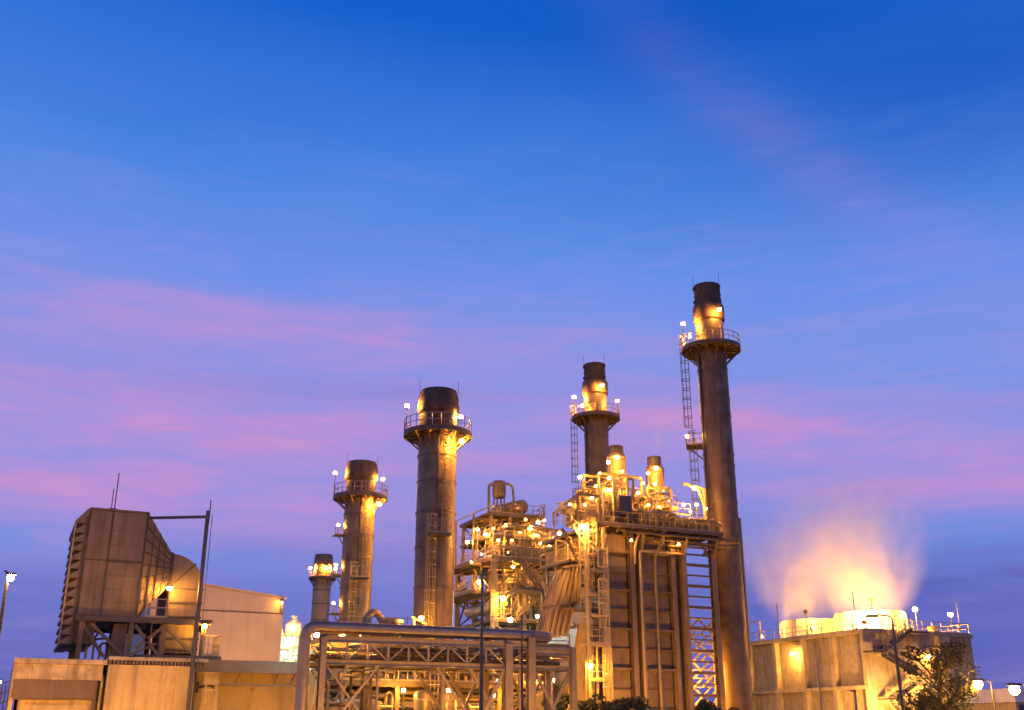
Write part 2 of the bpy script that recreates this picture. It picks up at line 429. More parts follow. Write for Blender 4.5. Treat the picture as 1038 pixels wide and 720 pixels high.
_bulb = {}
def bulb_mesh(r, c, s):
    k = (r, c, s)
    if k not in _bulb:
        g = G().rev(0, 0, [(r * sin(pi * i / 6) if 0 < i < 6 else r * .05, -r * cos(pi * i / 6)) for i in range(7)], 10)
        me = bpy.data.meshes.new('bulb'); me.from_pydata(g.v, [], g.f); me.materials.append(glow(c, s)); me.shade_smooth(); _bulb[k] = me
    return _bulb[k]
def lamp(label, pos, s=900, r=.17, base=None, arm=None, c=SODIUM, group=None, name='platform_lamp', hood=True, cat='lamp'):
    """a well-glass fitting: on a short post that stands at height base, or on an arm that reaches the point arm"""
    pos = Vector(pos); r *= .8; s *= 1.55
    if arm is not None: arm = Vector(arm)
    root = thing(name, label, cat, (pos.x, pos.y, base) if base is not None else (arm if arm is not None else pos), group)
    if base is not None:
        G().tube([(pos.x, pos.y, base), (pos.x, pos.y, pos.z - r * .9)], .045, 6).build('post', 'galv', root)
        G().rev(pos.x, pos.y, [(.05, pos.z - r * 1.5), (r * .8, pos.z - r * .75), (r * .5, pos.z - r * .7)], 10).build('lamp_holder', 'galv', root)
    elif arm is not None:
        G().tube([arm, (arm.x, arm.y, pos.z + r * 2.0), (pos.x, pos.y, pos.z + r * 2.2), (pos.x, pos.y, pos.z + r * 1.1)], .035, 6, .15).build('arm', 'galv', root)
    if hood:
        G().rev(pos.x, pos.y, [(r * 1.5, pos.z + r * .75), (r * 1.55, pos.z + r * .85), (r * .6, pos.z + r * 1.35), (r * .3, pos.z + r * 1.6)], 12).build('hood', 'galv', root)
    link('bulb', bulb_mesh(r, c, s * K_LAMP), root, pos)
    return root
def floodlight(label, pos, aim, s=4000, size=.5, base=None, c=SODIUM, group=None):
    pos, aim = Vector(pos), Vector(aim); d = (aim - pos).normalized()
    r = d.cross(Vector((0, 0, 1))).normalized(); u = r.cross(d)
    root = thing('floodlight', label, 'floodlight', (pos.x, pos.y, base if base is not None else pos.z - size), group)
    h = size / 2
    q = lambda k, f: [pos + r * a * h * f + u * b * h * .75 * f + d * k for a, b in ((-1, -1), (1, -1), (1, 1), (-1, 1))]
    G().hexa(q(-size * .45, .55), q(-.02, 1.06)).build('housing', 'post', root)
    G().hexa(q(-.015, .96), q(.01, .96)).build('lens', glow(c, s * K_FLOOD), root)
    g = G()
    for k in (-1, 1): g.bar(pos + r * k * h * 1.2, pos + r * k * h * 1.2 - Vector((0, 0, size * .8)), .05)
    g.bar(pos + r * h * 1.2 - Vector((0, 0, size * .8)), pos - r * h * 1.2 - Vector((0, 0, size * .8)), .05)
    g.build('bracket', 'post', root)
    z0 = base if base is not None else pos.z - size
    if pos.z - size * .8 - z0 > .05: G().tube([(pos.x, pos.y, z0), (pos.x, pos.y, pos.z - size * .8)], .06, 8).build('post', 'post', root)
    return root
def street_lamp(label, head, out, s=9000, reach=1.4, lit=True, c=SODIUM, group='street lamps', r=.24, two=False):
    """tapered pole with a curved arm; head = lamp position, out = direction of the arm"""
    head = Vector(head); o = Vector((out[0], out[1], 0)).normalized()
    root = thing('street_lamp', label, 'street lamp', (head.x - o.x * reach, head.y - o.y * reach, 0), group)
    b = W[root]
    G().rev(b.x, b.y, [(.22, 0), (.22, .25), (.12, .32), (.105, head.z * .5), (.065, head.z - .35), (.05, head.z - .3)], 10).build('pole', 'post', root, smooth=True)
    for sg in ((1, -1) if two else (1,)):
        G().tube([b + Vector((0, 0, head.z - .4)), b + Vector((0, 0, head.z + .12)), b + o * sg * (reach - .3) + Vector((0, 0, head.z + .22))], .045, 8, .5).build('arm', 'post', root, smooth=True)
        hp = b + o * sg * reach + Vector((0, 0, head.z))
        sd_ = Vector((o.y, -o.x, 0))
        ring = lambda a, w, z: [hp + o * sg * a * k + sd_ * w * j + Vector((0, 0, z)) for k, j in ((-1, -1), (1, -1), (1, 1), (-1, 1))]
        hs = max(.45, min(1.0, r / .3))
        G().hexa(ring(.48 * hs, .2 * hs, .1 * hs), ring(.34 * hs, .12 * hs, .27 * hs)).build('lamp_head', 'post', root)
        if lit: link('bulb', bulb_mesh(r, c, s * K_STREET), root, hp - Vector((0, 0, r * .45)))
        else: G().hexa(ring(.36, .13, .05), ring(.40, .16, .095)).build('lens', 'glass', root)
    return root

def jungle(parent, x0, x1, y0, y1, z0, z1, n, seed, rmin=.05, rmax=.16, mats=('pipe', 'pipe', 'alu', 'galv')):
    """process piping: runs that rise from the deck, turn along the grid, and drop again"""
    rd = random.Random(seed); U = rd.uniform
    for i in range(n):
        r = U(rmin, rmax); p = Vector((U(x0, x1), U(y0, y1), z0)); pts = [p.copy()]
        p = p.copy(); p.z = U(z0 + .5, z1); pts.append(p.copy())
        for k in range(rd.choice((1, 2, 3))):
            if k % 2 == 0:
                if rd.random() < .62: p.x = U(x0, x1)
                else: p.y = U(y0, y1)
            elif rd.random() < .5: p.z = U(z0 + .4, z1)
            elif rd.random() < .5: p.x = U(x0, x1)
            else: p.y = U(y0, y1)
            if (p - pts[-1]).length > r * 4: pts.append(p.copy())
        if rd.random() < .6: pts.append(Vector((p.x, p.y, z0)))
        o = pipe(parent, pts, r, rd.choice(mats), n=8)
        if rd.random() < .55 and pts[1].z - z0 > 1.2:            # a hand-wheel valve on the riser
            b = Vector((pts[0].x, pts[0].y, z0 + U(.6, min(1.6, pts[1].z - z0 - .3))))
            g = G().lathe(b - Vector((0, 0, r * 2.2)), b + Vector((0, 0, 1)), [(r * 1.7, 0), (r * 1.7, r * .7), (r * 1.2, r * .8), (r * 1.5, r * 2.2), (r * 1.2, r * 3.6), (r * 1.7, r * 3.7), (r * 1.7, r * 4.4)], 8)
            g.tube([b, b + Vector((0, -r * 4.5, 0))], r * .35, 6)
            g.lathe(b + Vector((0, -r * 4.2, 0)), b + Vector((0, -r * 9, 0)), [(r * 2.2, 0), (r * 2.4, r * .3), (r * 2.2, r * .6)], 10)
            g.build('valve', rd.choice(('yellow', 'pipe', 'dark_steel')), o)

def frame(parent, xs, ys, zs, col=.36, beam_=.3, brace=(), mat='column', bmat='beam', skip=()):
    """open steel frame: columns on the grid, beams at each level; brace = (axis, index, bay, level, kind)"""
    for i, x in enumerate(xs):
        for j, y in enumerate(ys):
            bar('column', mat, parent, (x, y, zs[0]), (x, y, zs[-1]), col, col, True)
    for z in zs[1:]:
        for y in ys:
            for a, b in zip(xs, xs[1:]): bar('beam', bmat, parent, (a + col / 2 + .003, y, z - beam_ / 2), (b - col / 2 - .003, y, z - beam_ / 2), beam_ * .6, beam_, True)
        for x in xs:
            for a, b in zip(ys, ys[1:]): bar('beam', bmat, parent, (x, a + col / 2 + .003, z - beam_ / 2 - .005), (x, b - col / 2 - .003, z - beam_ / 2 - .005), beam_ * .6, beam_, True)
    for ax, k, bay, lv, kind in brace:
        z0, z1 = zs[lv] + .1, zs[lv + 1] - beam_ - .05
        if ax == 'x': P_, Q_ = (lambda z: Vector((xs[bay] + col / 2, ys[k], z))), (lambda z: Vector((xs[bay + 1] - col / 2, ys[k], z)))
        else: P_, Q_ = (lambda z: Vector((xs[k], ys[bay] + col / 2, z))), (lambda z: Vector((xs[k], ys[bay + 1] - col / 2, z)))
        w = beam_ * .5
        off = Vector((0, .12, 0)) if ax == 'x' else Vector((.12, 0, 0))
        if kind == 'X':
            bar('brace', bmat, parent, P_(z0) + off, Q_(z1) + off, w); bar('brace', bmat, parent, P_(z1) - off, Q_(z0) - off, w)
        elif kind == '/': bar('brace', bmat, parent, P_(z0), Q_(z1), w)
        elif kind == '\\': bar('brace', bmat, parent, P_(z1), Q_(z0), w)
        elif kind == 'V':
            mid = (P_(z1) + Q_(z1)) / 2
            bar('brace', bmat, parent, P_(z0), mid, w); bar('brace', bmat, parent, Q_(z0), mid, w)
def vessel(parent, p, q, r, mat='pipe', name='drum'):
    L_ = (Vector(q) - Vector(p)).length
    prof = [(.02, -r * .45), (r * .5, -r * .40), (r * .85, -r * .2), (r, 0), (r, L_), (r * .85, L_ + r * .2), (r * .5, L_ + r * .40), (.02, L_ + r * .45)]
    o = G().lathe(p, q, prof, 20).build(name, mat, parent, smooth=True)
    d = (Vector(q) - Vector(p)).normalized()
    for t in (.12, .5, .88):
        b = Vector(p) + d * L_ * t
        G().lathe(b - d * .05, b + d, [(r, 0), (r * 1.04, .01), (r * 1.04, .09), (r, .1)], 20).build('cladding_band', 'galv', o)
    return o
#@@SETTING
# ------------------------------------------------------------------ ground
o = G().box(-2500, 2500, -2500, 2500, -.3, 0).build('ground', 'asphalt'); struct(o)
o = G().box(-4, 96, 48, 130, -.05, .1).build('plant_slab', 'slab'); struct(o)
o = G().box(-300, 400, 20, 34, -.05, .004).build('road', 'road'); struct(o)
for y in (19.8, 34.2):
    o = G().box(-300, 400, y - .12, y + .12, -.05, .13).build('kerb', 'kerb'); struct(o)
g = G()
for i in range(-20, 40): g.box(i * 7, i * 7 + 3, 26.93, 27.07, 0, .008)
o = g.build('road_marking', 'paint_line'); struct(o)

# ------------------------------------------------------------------ filter house on the roof of the low block
def filter_house():
    y0, y1 = 66.05, 73.5
    zb, zt, zs = 8.1, 14.2, 11.25
    R = thing('air_filter_house', 'tall brown turbine air filter house with a louvred end and a curved duct on steelwork', 'filter house', (6.5, 69, 5.62))
    body = part_box('body', 'filter', R, 3.2, 6.42, y0 + .06, y1, zb, zt - .02)
    for (xa, xb, za, zc) in ((3.22, 4.38, zs + .03, zt - .03), (3.22, 4.38, zb + .02, zs - .03), (4.5, 6.36, zs + .08, zt - .03), (4.5, 6.36, zb + .02, zs - .08)):
        part_box('panel', 'filter', body, xa, xb, y0 - .02, y0 + .055, za, zc)
    part_box('seam_post', 'seam', body, 4.39, 4.49, y0 - .05, y0 + .057, zb, zt + .05)
    part_box('seam_post', 'seam', body, 6.37, 6.47, y0 - .06, y0 + .057, zb, zt + .12)
    part_box('seam_post', 'seam', body, 3.12, 3.195, y0 - .04, y0 + .057, 6.5, zt + .1)
    part_box('seam_rail', 'seam', body, 4.495, 6.365, y0 - .045, y0 + .056, zs - .075, zs + .075)
    G().hexa([(2.55, y0, zt - .75), (6.5, y0, zt + .0), (6.5, y1, zt + .0), (2.55, y1, zt - .75)], [(2.55, y0, zt - .68), (6.5, y0, zt + .12), (6.5, y1, zt + .12), (2.55, y1, zt - .68)])
    G().prism([(3.15, zt - .0), (6.5, zt - .0), (6.5, zt + .1), (3.15, zt + .12)], y0 - .08, y1).build('roof_sheet', 'filter', body)
    # weather hoods down the inlet end: wedge-shaped cowls, one above the other
    hood_end = G().prism([(3.115, 6.45), (3.115, zt + .1), (2.95, zt - .1), (2.95, 6.45)], y0 + .12, y1).build('inlet_wall', 'filter', R)
    z = 6.42
    k = 0
    while z < zt - .75:
        h = .53
        G().prism([(2.95, z + h * .97), (2.47, z + h * .34), (2.47, z + .02), (2.95, z + .02)], y0, y1).build('weather_hood', 'filter', hood_end)
        z += h; k += 1
    part_box('hood_shade_plate', 'seam', hood_end, 2.475, 2.945, y0 + .35, y0 + .4, 6.45, zt - .7)  # dark plate added so the gaps between the hoods look shaded
    G().prism([(2.4, zt - .72), (2.95, zt - .05), (3.1, zt + .12), (3.1, zt - .4), (2.5, zt - .78)], y0 - .02, y1).build('top_hood', 'filter', hood_end)
    G().box(2.38, 2.47, y0 - .06, y0 - .003, 6.35, zt - .7).build('edge_trim', 'light_steel', hood_end)
    part_box('lower_body', 'filter', R, 3.2, 4.25, y0 + .1, y1, 6.5, zb - .26)
    # converging duct with its grid of stiffeners
    x0, x1 = 6.5, 8.12
    c = G().hexa([(x0, y0 + .1, zb), (x0, y1, zb), (x0, y1, zt), (x0, y0 + .1, zt)], [(x1, y0 + .5, 10.2), (x1, y1 - 1.5, 10.2), (x1, y1 - 1.5, 12.0), (x1, y0 + .5, 12.0)]).build('converging_duct', 'filter', R)
    def on(t, s): # point on the near face of the converging duct
        za, zc = zb + (10.2 - zb) * t, zt + (12.0 - zt) * t
        return Vector((x0 + (x1 - x0) * t, y0 + .1 + .4 * t - .05, za + (zc - za) * s))
    for t in (.25, .5, .75): bar('stiffener', 'seam', c, on(t, 0), on(t, 1), .07, .1)
    for i in range(1, 8):
        s = i / 8; bar('stiffener', 'seam', c, on(.02, s), on(.99, s), .06, .08)
    bar('flange', 'seam', c, on(1, -.02), on(1, 1.03), .12, .14)
    bar('flange', 'seam', c, on(0, .0) + Vector((.02, -.03, 0)), on(1, 0) + Vector((.02, -.03, -.02)), .1, .1)
    # curved duct that turns down
    Y0, Y1 = y0 + .5, y1 - 1.5
    arc = [(8.16 + 2.0 * sin(a), 9.98 + 2.0 * cos(a)) for a in [pi / 2 * i / 10 for i in range(11)]]
    el = G().prism([(8.14, 6.15), (8.14, 11.98)] + arc[1:] + [(10.16, 6.15)], Y0, Y1).build('elbow_duct', 'filter', R, smooth=True)
    bar('stiffener', 'seam', el, (8.2, Y0 - .05, 10.0), (9.6, Y0 - .05, 11.45), .1)
    for z in (9.9, 9.1, 8.25, 7.0, 6.4): bar('stiffener', 'seam', el, (8.2, Y0 - .05, z), (10.2, Y0 - .05, z), .1)
    bar('stiffener', 'seam', el, (8.2, Y0 - .06, 6.2), (8.2, Y0 - .06, 12.0), .12)
    for zz in (13.0, 12.2, 10.4, 9.6, 8.9): part_box('panel_rib', 'filter', body, 4.5, 6.36, y0 - .05, y0 - .021, zz - .025, zz + .025)
    for k in range(6): part_box('duct_flange', 'seam', R, 8.2 + k * .33, 8.26 + k * .33, Y0 - .09, Y0 - .002, 6.18, 6.38)
    # steelwork below
    s_ = deck(R, 3.1, 10.7, y0 - .6, y1, 8.02, '', 'dark_steel', .3)
    railing(R, [(6.9, y0 - .55, 8.02), (8.0, y0 - .55, 8.02)], 'galv', 1.1, .6)
    for x in (3.5, 6.2, 8.0, 10.3):
        for y in (y0 - .3, y0 + 3.5, y1 - .4): bar('column', 'beam', R, (x, y, 5.62), (x, y, 7.72), .26, .26, True)
    for a, b in (((3.5, 7.6), (4.9, 5.75)), ((4.0, 7.6), (6.0, 5.8)), ((6.4, 7.6), (8.0, 5.75)), ((8.2, 7.5), (10.1, 5.8)), ((8.0, 7.6), (6.6, 6.3))):
        bar('brace', 'beam', R, (a[0], y0 - .35, a[1]), (b[0], y0 - .35, b[1]), .18)
    bar('brace', 'beam', R, (6.2, y0 - .32, 5.9), (7.7, y0 - .32, 6.6), .14)
    G().prism([(5.1, 5.7), (6.05, 5.7), (6.05, 7.7), (5.3, 7.7)], y0 + .3, y0 + 2.4).build('support_box', 'filter', R)
    railing(R, [(10.3, y0 - .5, 5.95), (11.3, y0 - .5, 5.95), (11.3, y0 + 1.8, 5.95)], 'light_steel', 1.2, .33)
    deck(R, 6.6, 11.4, y0 - .65, y0 + 2, 5.93, '', 'dark_steel', .22)
    ladder(R, (7.6, y0 - .1, 5.95), 8.0, (0, -1), 'light_steel', .5, False)
    rd = random.Random(3)
    for i in range(7):
        x = 3.6 + i * .38; pipe(R, [(x, y0 + .3 + rd.random(), 5.65), (x, y0 + .6 + rd.random(), 6.3 + rd.random() * .5), (x + .6, y0 + 1.2, 6.5 + rd.random() * .9)], .07, 'light_steel')
    return R
filter_house()
p = at_y(116, 517, 66.2)
t = thing('radio_aerial', 'thin double rod aerial on the roof of the filter house', 'aerial', (p.x, 66.3, 14.28))
G().tube([(p.x, 66.3, 14.28), (p.x, 66.3, 16.6)], .035, 6).build('rod', 'post', t)
G().tube([(p.x - .18, 66.3, 14.28), (p.x - .18, 66.3, 15.6)], .03, 6).build('rod', 'post', t)
G().box(p.x - .3, p.x + .15, 66.2, 66.4, 14.28, 14.4).build('base_plate', 'post', t)

# mast with its davit arm
p = at_y(211, 518, 62.2)
t = thing('steel_mast', 'slender dark steel mast with a long arm beside the curved duct', 'mast', (p.x, 62.2, 0))
bar('post', 'post', t, (p.x, 62.2, 0), (p.x, 62.2, p.z), .2)
q = at_y(157, 525, 63.5)
bar('arm', 'post', t, (p.x, 62.2, p.z - .35), (q.x, 66.0, 13.95), .12, .16)
G().tube([(p.x + .1, 62.2, p.z - .6), (p.x + .1, 62.2, p.z + .65)], .035, 6).build('rod', 'post', t)
G().tube([(p.x + .3, 62.2, 5.2), (p.x + .26, 62.2, p.z - .2)], .02, 5).build('stay_cable', 'post', t)

# ------------------------------------------------------------------ low blocks at the left
def low_blocks():
    y0 = 62.85
    R = thing('low_control_block', 'low flat-roofed block with a weathered pale fascia over a band coloured dark for shade', 'building', (2.5, 66, 0))
    part_box('wall', 'cream', R, .75, 4.62, y0 + .55, 80, 0, 4.0)
    part_box('recess_wall', 'brown', R, .5, 4.6, y0 + .35, y0 + .545, 3.35, 4.35)  # brown backing of the painted shadow band
    part_box('roof_edge', 'fascia', R, .28, 4.9, y0 - .25, 80.2, 5.16, 5.42)
    for i in range(5): part_box('fascia_panel', 'fascia', R, .34 + i * .88, .34 + i * .88 + .87, y0 - .06, y0 + .3, 4.36, 5.155)
    for i in range(2): part_box('painted_shade_panel', 'brown', R, .38 + i * 2.05, .38 + i * 2.05 + 2.04, y0 + .05, y0 + .34, 3.42, 4.352)  # shadow under the fascia, put into the panel colour as brown
    part_box('side_wall', 'fascia', R, .3, .5, y0 + .31, 80, 0, 5.155)
    for i in range(4): part_box('door_panel', 'cream', R, .95 + i * .84, .95 + i * .84 + .82, y0 + .46, y0 + .548, 0, 3.1)
    part_box('corner_post', 'dark_steel', R, 4.4, 4.56, y0 + .1, y0 + .3, 0, 4.355)
    R = thing('generator_block', 'plain amber sheet-clad block with a corrugated ledge under the filter house', 'building', (7, 66, 0))
    part_box('wall', 'cream', R, 4.98, 9.55, y0 - .35, 80, 0, 5.2)
    for i in range(3): part_box('wall_sheet', 'cream', R, 5.0 + i * 1.51, 5.0 + i * 1.51 + 1.505, y0 - .385, y0 - .352, 0, 5.19)
    part_box('roof_slab', 'fascia', R, 4.93, 10.2, y0 - .55, 80.3, 5.42, 5.6)
    for i in range(26): part_box('ledge_rib', 'brown', R, 4.96 + i * .2, 4.96 + i * .2 + .13, y0 - .5, y0 + .3, 5.22, 5.41)
    pipe(R, [(4.78, y0 + .2, 0), (4.78, y0 + .2, 4.6), (4.78, y0 + 1.4, 4.6)], .09, 'yellow')
    pipe(R, [(4.72, y0 + .5, 0), (4.72, y0 + .5, 5.0), (4.72, y0 + 1.4, 5.0)], .07, 'dark_steel')
    for x in (5.0, 6.51, 8.02, 9.5): part_box('cover_strip', 'fascia', R, x - .03, x + .03, y0 - .41, y0 - .386, 0, 5.19)
    R = thing('covered_walkway', 'long brown flat canopy in front of an amber wall beside the pipe bridge', 'canopy', (12.5, 64, 0))
    part_box('roof_edge', 'brown', R, 9.1, 16.0, y0 - .15, y0 + .1, 4.93, 5.60)
    part_box('roof_sheet', 'brown', R, 10.25, 16.0, y0 + .105, 74.5, 5.25, 5.45)
    part_box('wall', 'cream', R, 9.6, 17.5, y0 + 2.6, y0 + 2.85, 0, 5.24)
    for x0_, x1_, z0, z1 in ((11.9, 13.1, 4.25, 4.7), (13.3, 15.2, 4.05, 4.45), (12.0, 15.3, 1.6, 2.6)):
        part_box('wall_patch', 'fascia', R, x0_, x1_, y0 + 2.56, y0 + 2.597, z0, z1)
    bar('rail', 'brown', R, (11.0, y0 + .6, 4.3), (16, y0 + .6, 4.3), .12, .14)
    for x in (12.0, 14.2, 15.2): bar('hanger', 'brown', R, (x, y0 + .6, 4.35), (x + .35, y0 + .6, 5.24), .1)
    for x in (9.7, 15.9): bar('column', 'dark_steel', R, (x, y0 + .5, 0), (x, y0 + .5, 5.24), .16)
    part_box('junction_box', 'dark_steel', R, 9.75, 10.25, y0 + 2.3, y0 + 2.55, 3.9, 4.5)
    pipe(R, [(10.3, y0 + 2.4, 4.2), (10.9, y0 + 2.4, 4.35), (11.2, y0 + 2.4, 4.2)], .07, 'dark_steel')
    p0 = at_y(214, 694, 61.6)
    R = thing('step_ladder', 'tall a-frame maintenance ladder under the brown canopy', 'ladder', (p0.x, 61.8, .0))
    for s in (-1, 1):
        bar('leg', 'light_steel', R, (p0.x + s * .25, 61.6, p0.z), (p0.x + s * .62, 60.9, 0), .07)
        bar('leg', 'light_steel', R, (p0.x + s * .25, 61.9, p0.z), (p0.x + s * .62, 62.5, 0), .07)
    part_box('top_step', 'light_steel', R, p0.x - .4, p0.x + .4, 61.5, 62.0, p0.z, p0.z + .08)
    g = G()
    for i in range(1, 14):
        k = i / 14; z = p0.z * (1 - k); w = .25 + .37 * k; y = 61.6 - .7 * k; g.bar((p0.x - w, y, z), (p0.x + w, y, z), .06)
    g.build('rung', 'light_steel', R)
    railing(R, [(p0.x - .35, 61.55, p0.z + .08), (p0.x + .35, 61.55, p0.z + .08)], 'light_steel', .5, .35)
    # turbine hall
    R = thing('turbine_hall', 'big windowless peach turbine hall behind the curved duct', 'building', (16, 110, 0))
    yb = 101.2
    G().prism([(11, 0), (23.1, 0), (23.1, 13.75), (11, 15.04)], yb, yb + 22).build('wall', 'hall', R)
    G().prism([(10.8, 15.08), (23.3, 13.74), (23.3, 13.95), (10.8, 15.3)], yb - .15, yb + 22.2).build('roof_sheet', 'hall', R)
    part_box('wall_band', 'brown', R, 11, 23.12, yb - .06, yb - .003, 12.3, 12.42)
    for i in range(5): part_box('wall_sheet', 'hall', R, 11.1 + i * 2.4, 11.1 + i * 2.4 + 2.388, yb - .04, yb - .002, 0, 12.29)
    G().box(22.75, 23.0, yb - .3, yb - .05, 12.4, 13.7).build('downpipe', 'brown', R)
low_blocks()

# gantry railing and lamp far off at the frame's left edge
t = thing('yard_fence', 'pale tubular yard fence beyond the low block', 'fence', (-6, 92, 0))
a_ = at_d(-6, 700, 90); b_ = at_d(17, 699, 90)
for i in range(7):
    q = a_.lerp(b_, i / 6); G().tube([(q.x, q.y, 0), (q.x, q.y, 5.4)], .07, 6).build('post', 'light_steel', t)
for z in (5.4, 4.6, 3.8): bar('rail', 'light_steel', t, (a_.x, a_.y, z), (b_.x, b_.y, z + .5), .09)

# ------------------------------------------------------------------ stacks
def polar(cx, cy_):
    c = Vector((-cx, -cy_, 0)).normalized(); r = Vector((cos(YAW), -sin(YAW), 0))
    r = (r - c * r.dot(c)).normalized()
    def f(ang, rad, z):
        a = radians(ang); v = c * cos(a) + r * sin(a)
        return Vector((cx + v.x * rad, cy_ + v.y * rad, z)), v
    return f
def ring_platform(R, cx, cy_, r0, r1, z, n=14, drop=1.3, mat='beam'):
    d = G().rev(cx, cy_, [(r0 + .01, z - .1), (r1, z - .1), (r1, z), (r0 + .01, z)], 32, True).build('ring_platform', mat, R)
    G().rev(cx, cy_, [(r1 - .04, z - .3), (r1 + .05, z - .3), (r1 + .05, z + .1), (r1 - .04, z + .1)], 32, True).build('edge_ring', mat, d)
    for k in range(n):
        a = 2 * pi * k / n; v = Vector((cos(a), sin(a), 0)); c = Vector((cx, cy_, 0))
        g = G().bar(c + v * r0 + Vector((0, 0, z - .2)), c + v * (r1 - .05) + Vector((0, 0, z - .2)), .1, .18)
        g.bar(c + v * r0 + Vector((0, 0, z - drop)), c + v * (r1 - .1) + Vector((0, 0, z - .25)), .1)
        g.build('bracket', mat, d)
    g = G(); m_ = 24
    for k in range(m_):
        a, b = 2 * pi * k / m_, 2 * pi * (k + 1) / m_
        p, q = Vector((cx + r1 * cos(a), cy_ + r1 * sin(a), z)), Vector((cx + r1 * cos(b), cy_ + r1 * sin(b), z))
        g.bar(p, p + Vector((0, 0, 1.15)), .05)
        for h in (.6, 1.15): g.bar(p + Vector((0, 0, h)), q + Vector((0, 0, h)), .05)
    g.build('railing', 'galv', d)
    return d
def flange(R, cx, cy_, r, z, h=.14, w=.07, mat='stack_dark'):
    return G().rev(cx, cy_, [(r - .02, z), (r + w, z), (r + w, z + h), (r - .02, z + h)], 32, True).build('flange', mat, R)
def drum_stack(cx, cy_, label, lite=False, mid=False, r=1.62, rp=2.85, mats=('stack', 'soot')):
    """short stack with a barrel-shaped silencer head above a ring platform"""
    R = thing('exhaust_stack', label, 'stack', (cx, cy_, 0), 'short stacks with barrel heads')
    f = polar(cx, cy_)
    G().rev(cx, cy_, [(r, 0), (r, 25.15)], 40).build('shell', mats[0], R, smooth=True)
    h = G().rev(cx, cy_, [(r * .97, 25.15), (r * .99, 27.15), (r * 1.07, 27.3), (r * 1.1, 27.6), (r * 1.07, 28.4), (r * .99, 29.05), (r * .95, 29.25), (r * .87, 29.25), (r * .87, 28.0), (r * .5, 27.9)], 40).build('silencer_head', mats[1], R, smooth=True)
    for z in (27.75, 28.5): flange(h, cx, cy_, r * (1.09 if z < 28 else 1.045), z, .08, .04, 'soot')
    for z in (23.4, 21.2, 18.6, 15.7, 12.5, 9.2, 5): flange(R, cx, cy_, r, z)
    ring_platform(R, cx, cy_, r, rp, 25.45)
    for a in (-62, 66):
        p, v = f(a, r * 1.12, 28.1); G().tube([p, p + Vector((0, 0, 1.9))], .018, 5).build('lightning_rod', 'post', R)
    if not lite:
        p, v = f(24, r + .2, 16.6); ladder(R, p, 26.4, v, 'yellow', .5)
        p, v = f(-8, r + .2, 2.0); ladder(R, p, 17.7, v, 'yellow', .5)
        d = G(); p, v = f(8, r + .55, 16.55); sd_ = Vector((v.y, -v.x, 0))
        d.hexa([p + v * a * .55 + sd_ * b * .95 + Vector((0, 0, 0)) for a, b in ((-1, -1), (1, -1), (1, 1), (-1, 1))], [p + v * a * .55 + sd_ * b * .95 + Vector((0, 0, .1)) for a, b in ((-1, -1), (1, -1), (1, 1), (-1, 1))])
        d.build('rest_platform', 'dark_steel', R)
        railing(R, [p + v * .5 - sd_ * .9 + Vector((0, 0, .1)), p + v * .5 + sd_ * .9 + Vector((0, 0, .1))], 'galv', 1.1, .6)
        p, v = f(2, r + .12, 0); q, _ = f(2, r + .12, 25.3); pipe(R, [p, q], .07, 'dark_steel')
        p, v = f(5, r + .1, 13.6); part_box('junction_box', 'dark_steel', R, p.x - .25, p.x + .25, p.y - .15, p.y + .1, 14.0, 14.7)
    if mid:
        for z in (21.3, 17.1, 13.2):
            p, v = f(-88, r + .45, z); part_box('sampling_platform', 'beam', R, p.x - .55, p.x + .55, p.y - .5, p.y + .5, z - .1, z)
            bar('bracket', 'beam', R, p + Vector((0, 0, -.1)), f(-88, r, z - .9)[0], .1)
            railing(R, [p + Vector((-.5, -.45, 0)), p + Vector((.5, -.45, 0))], 'galv', 1.1, .5)
    return R
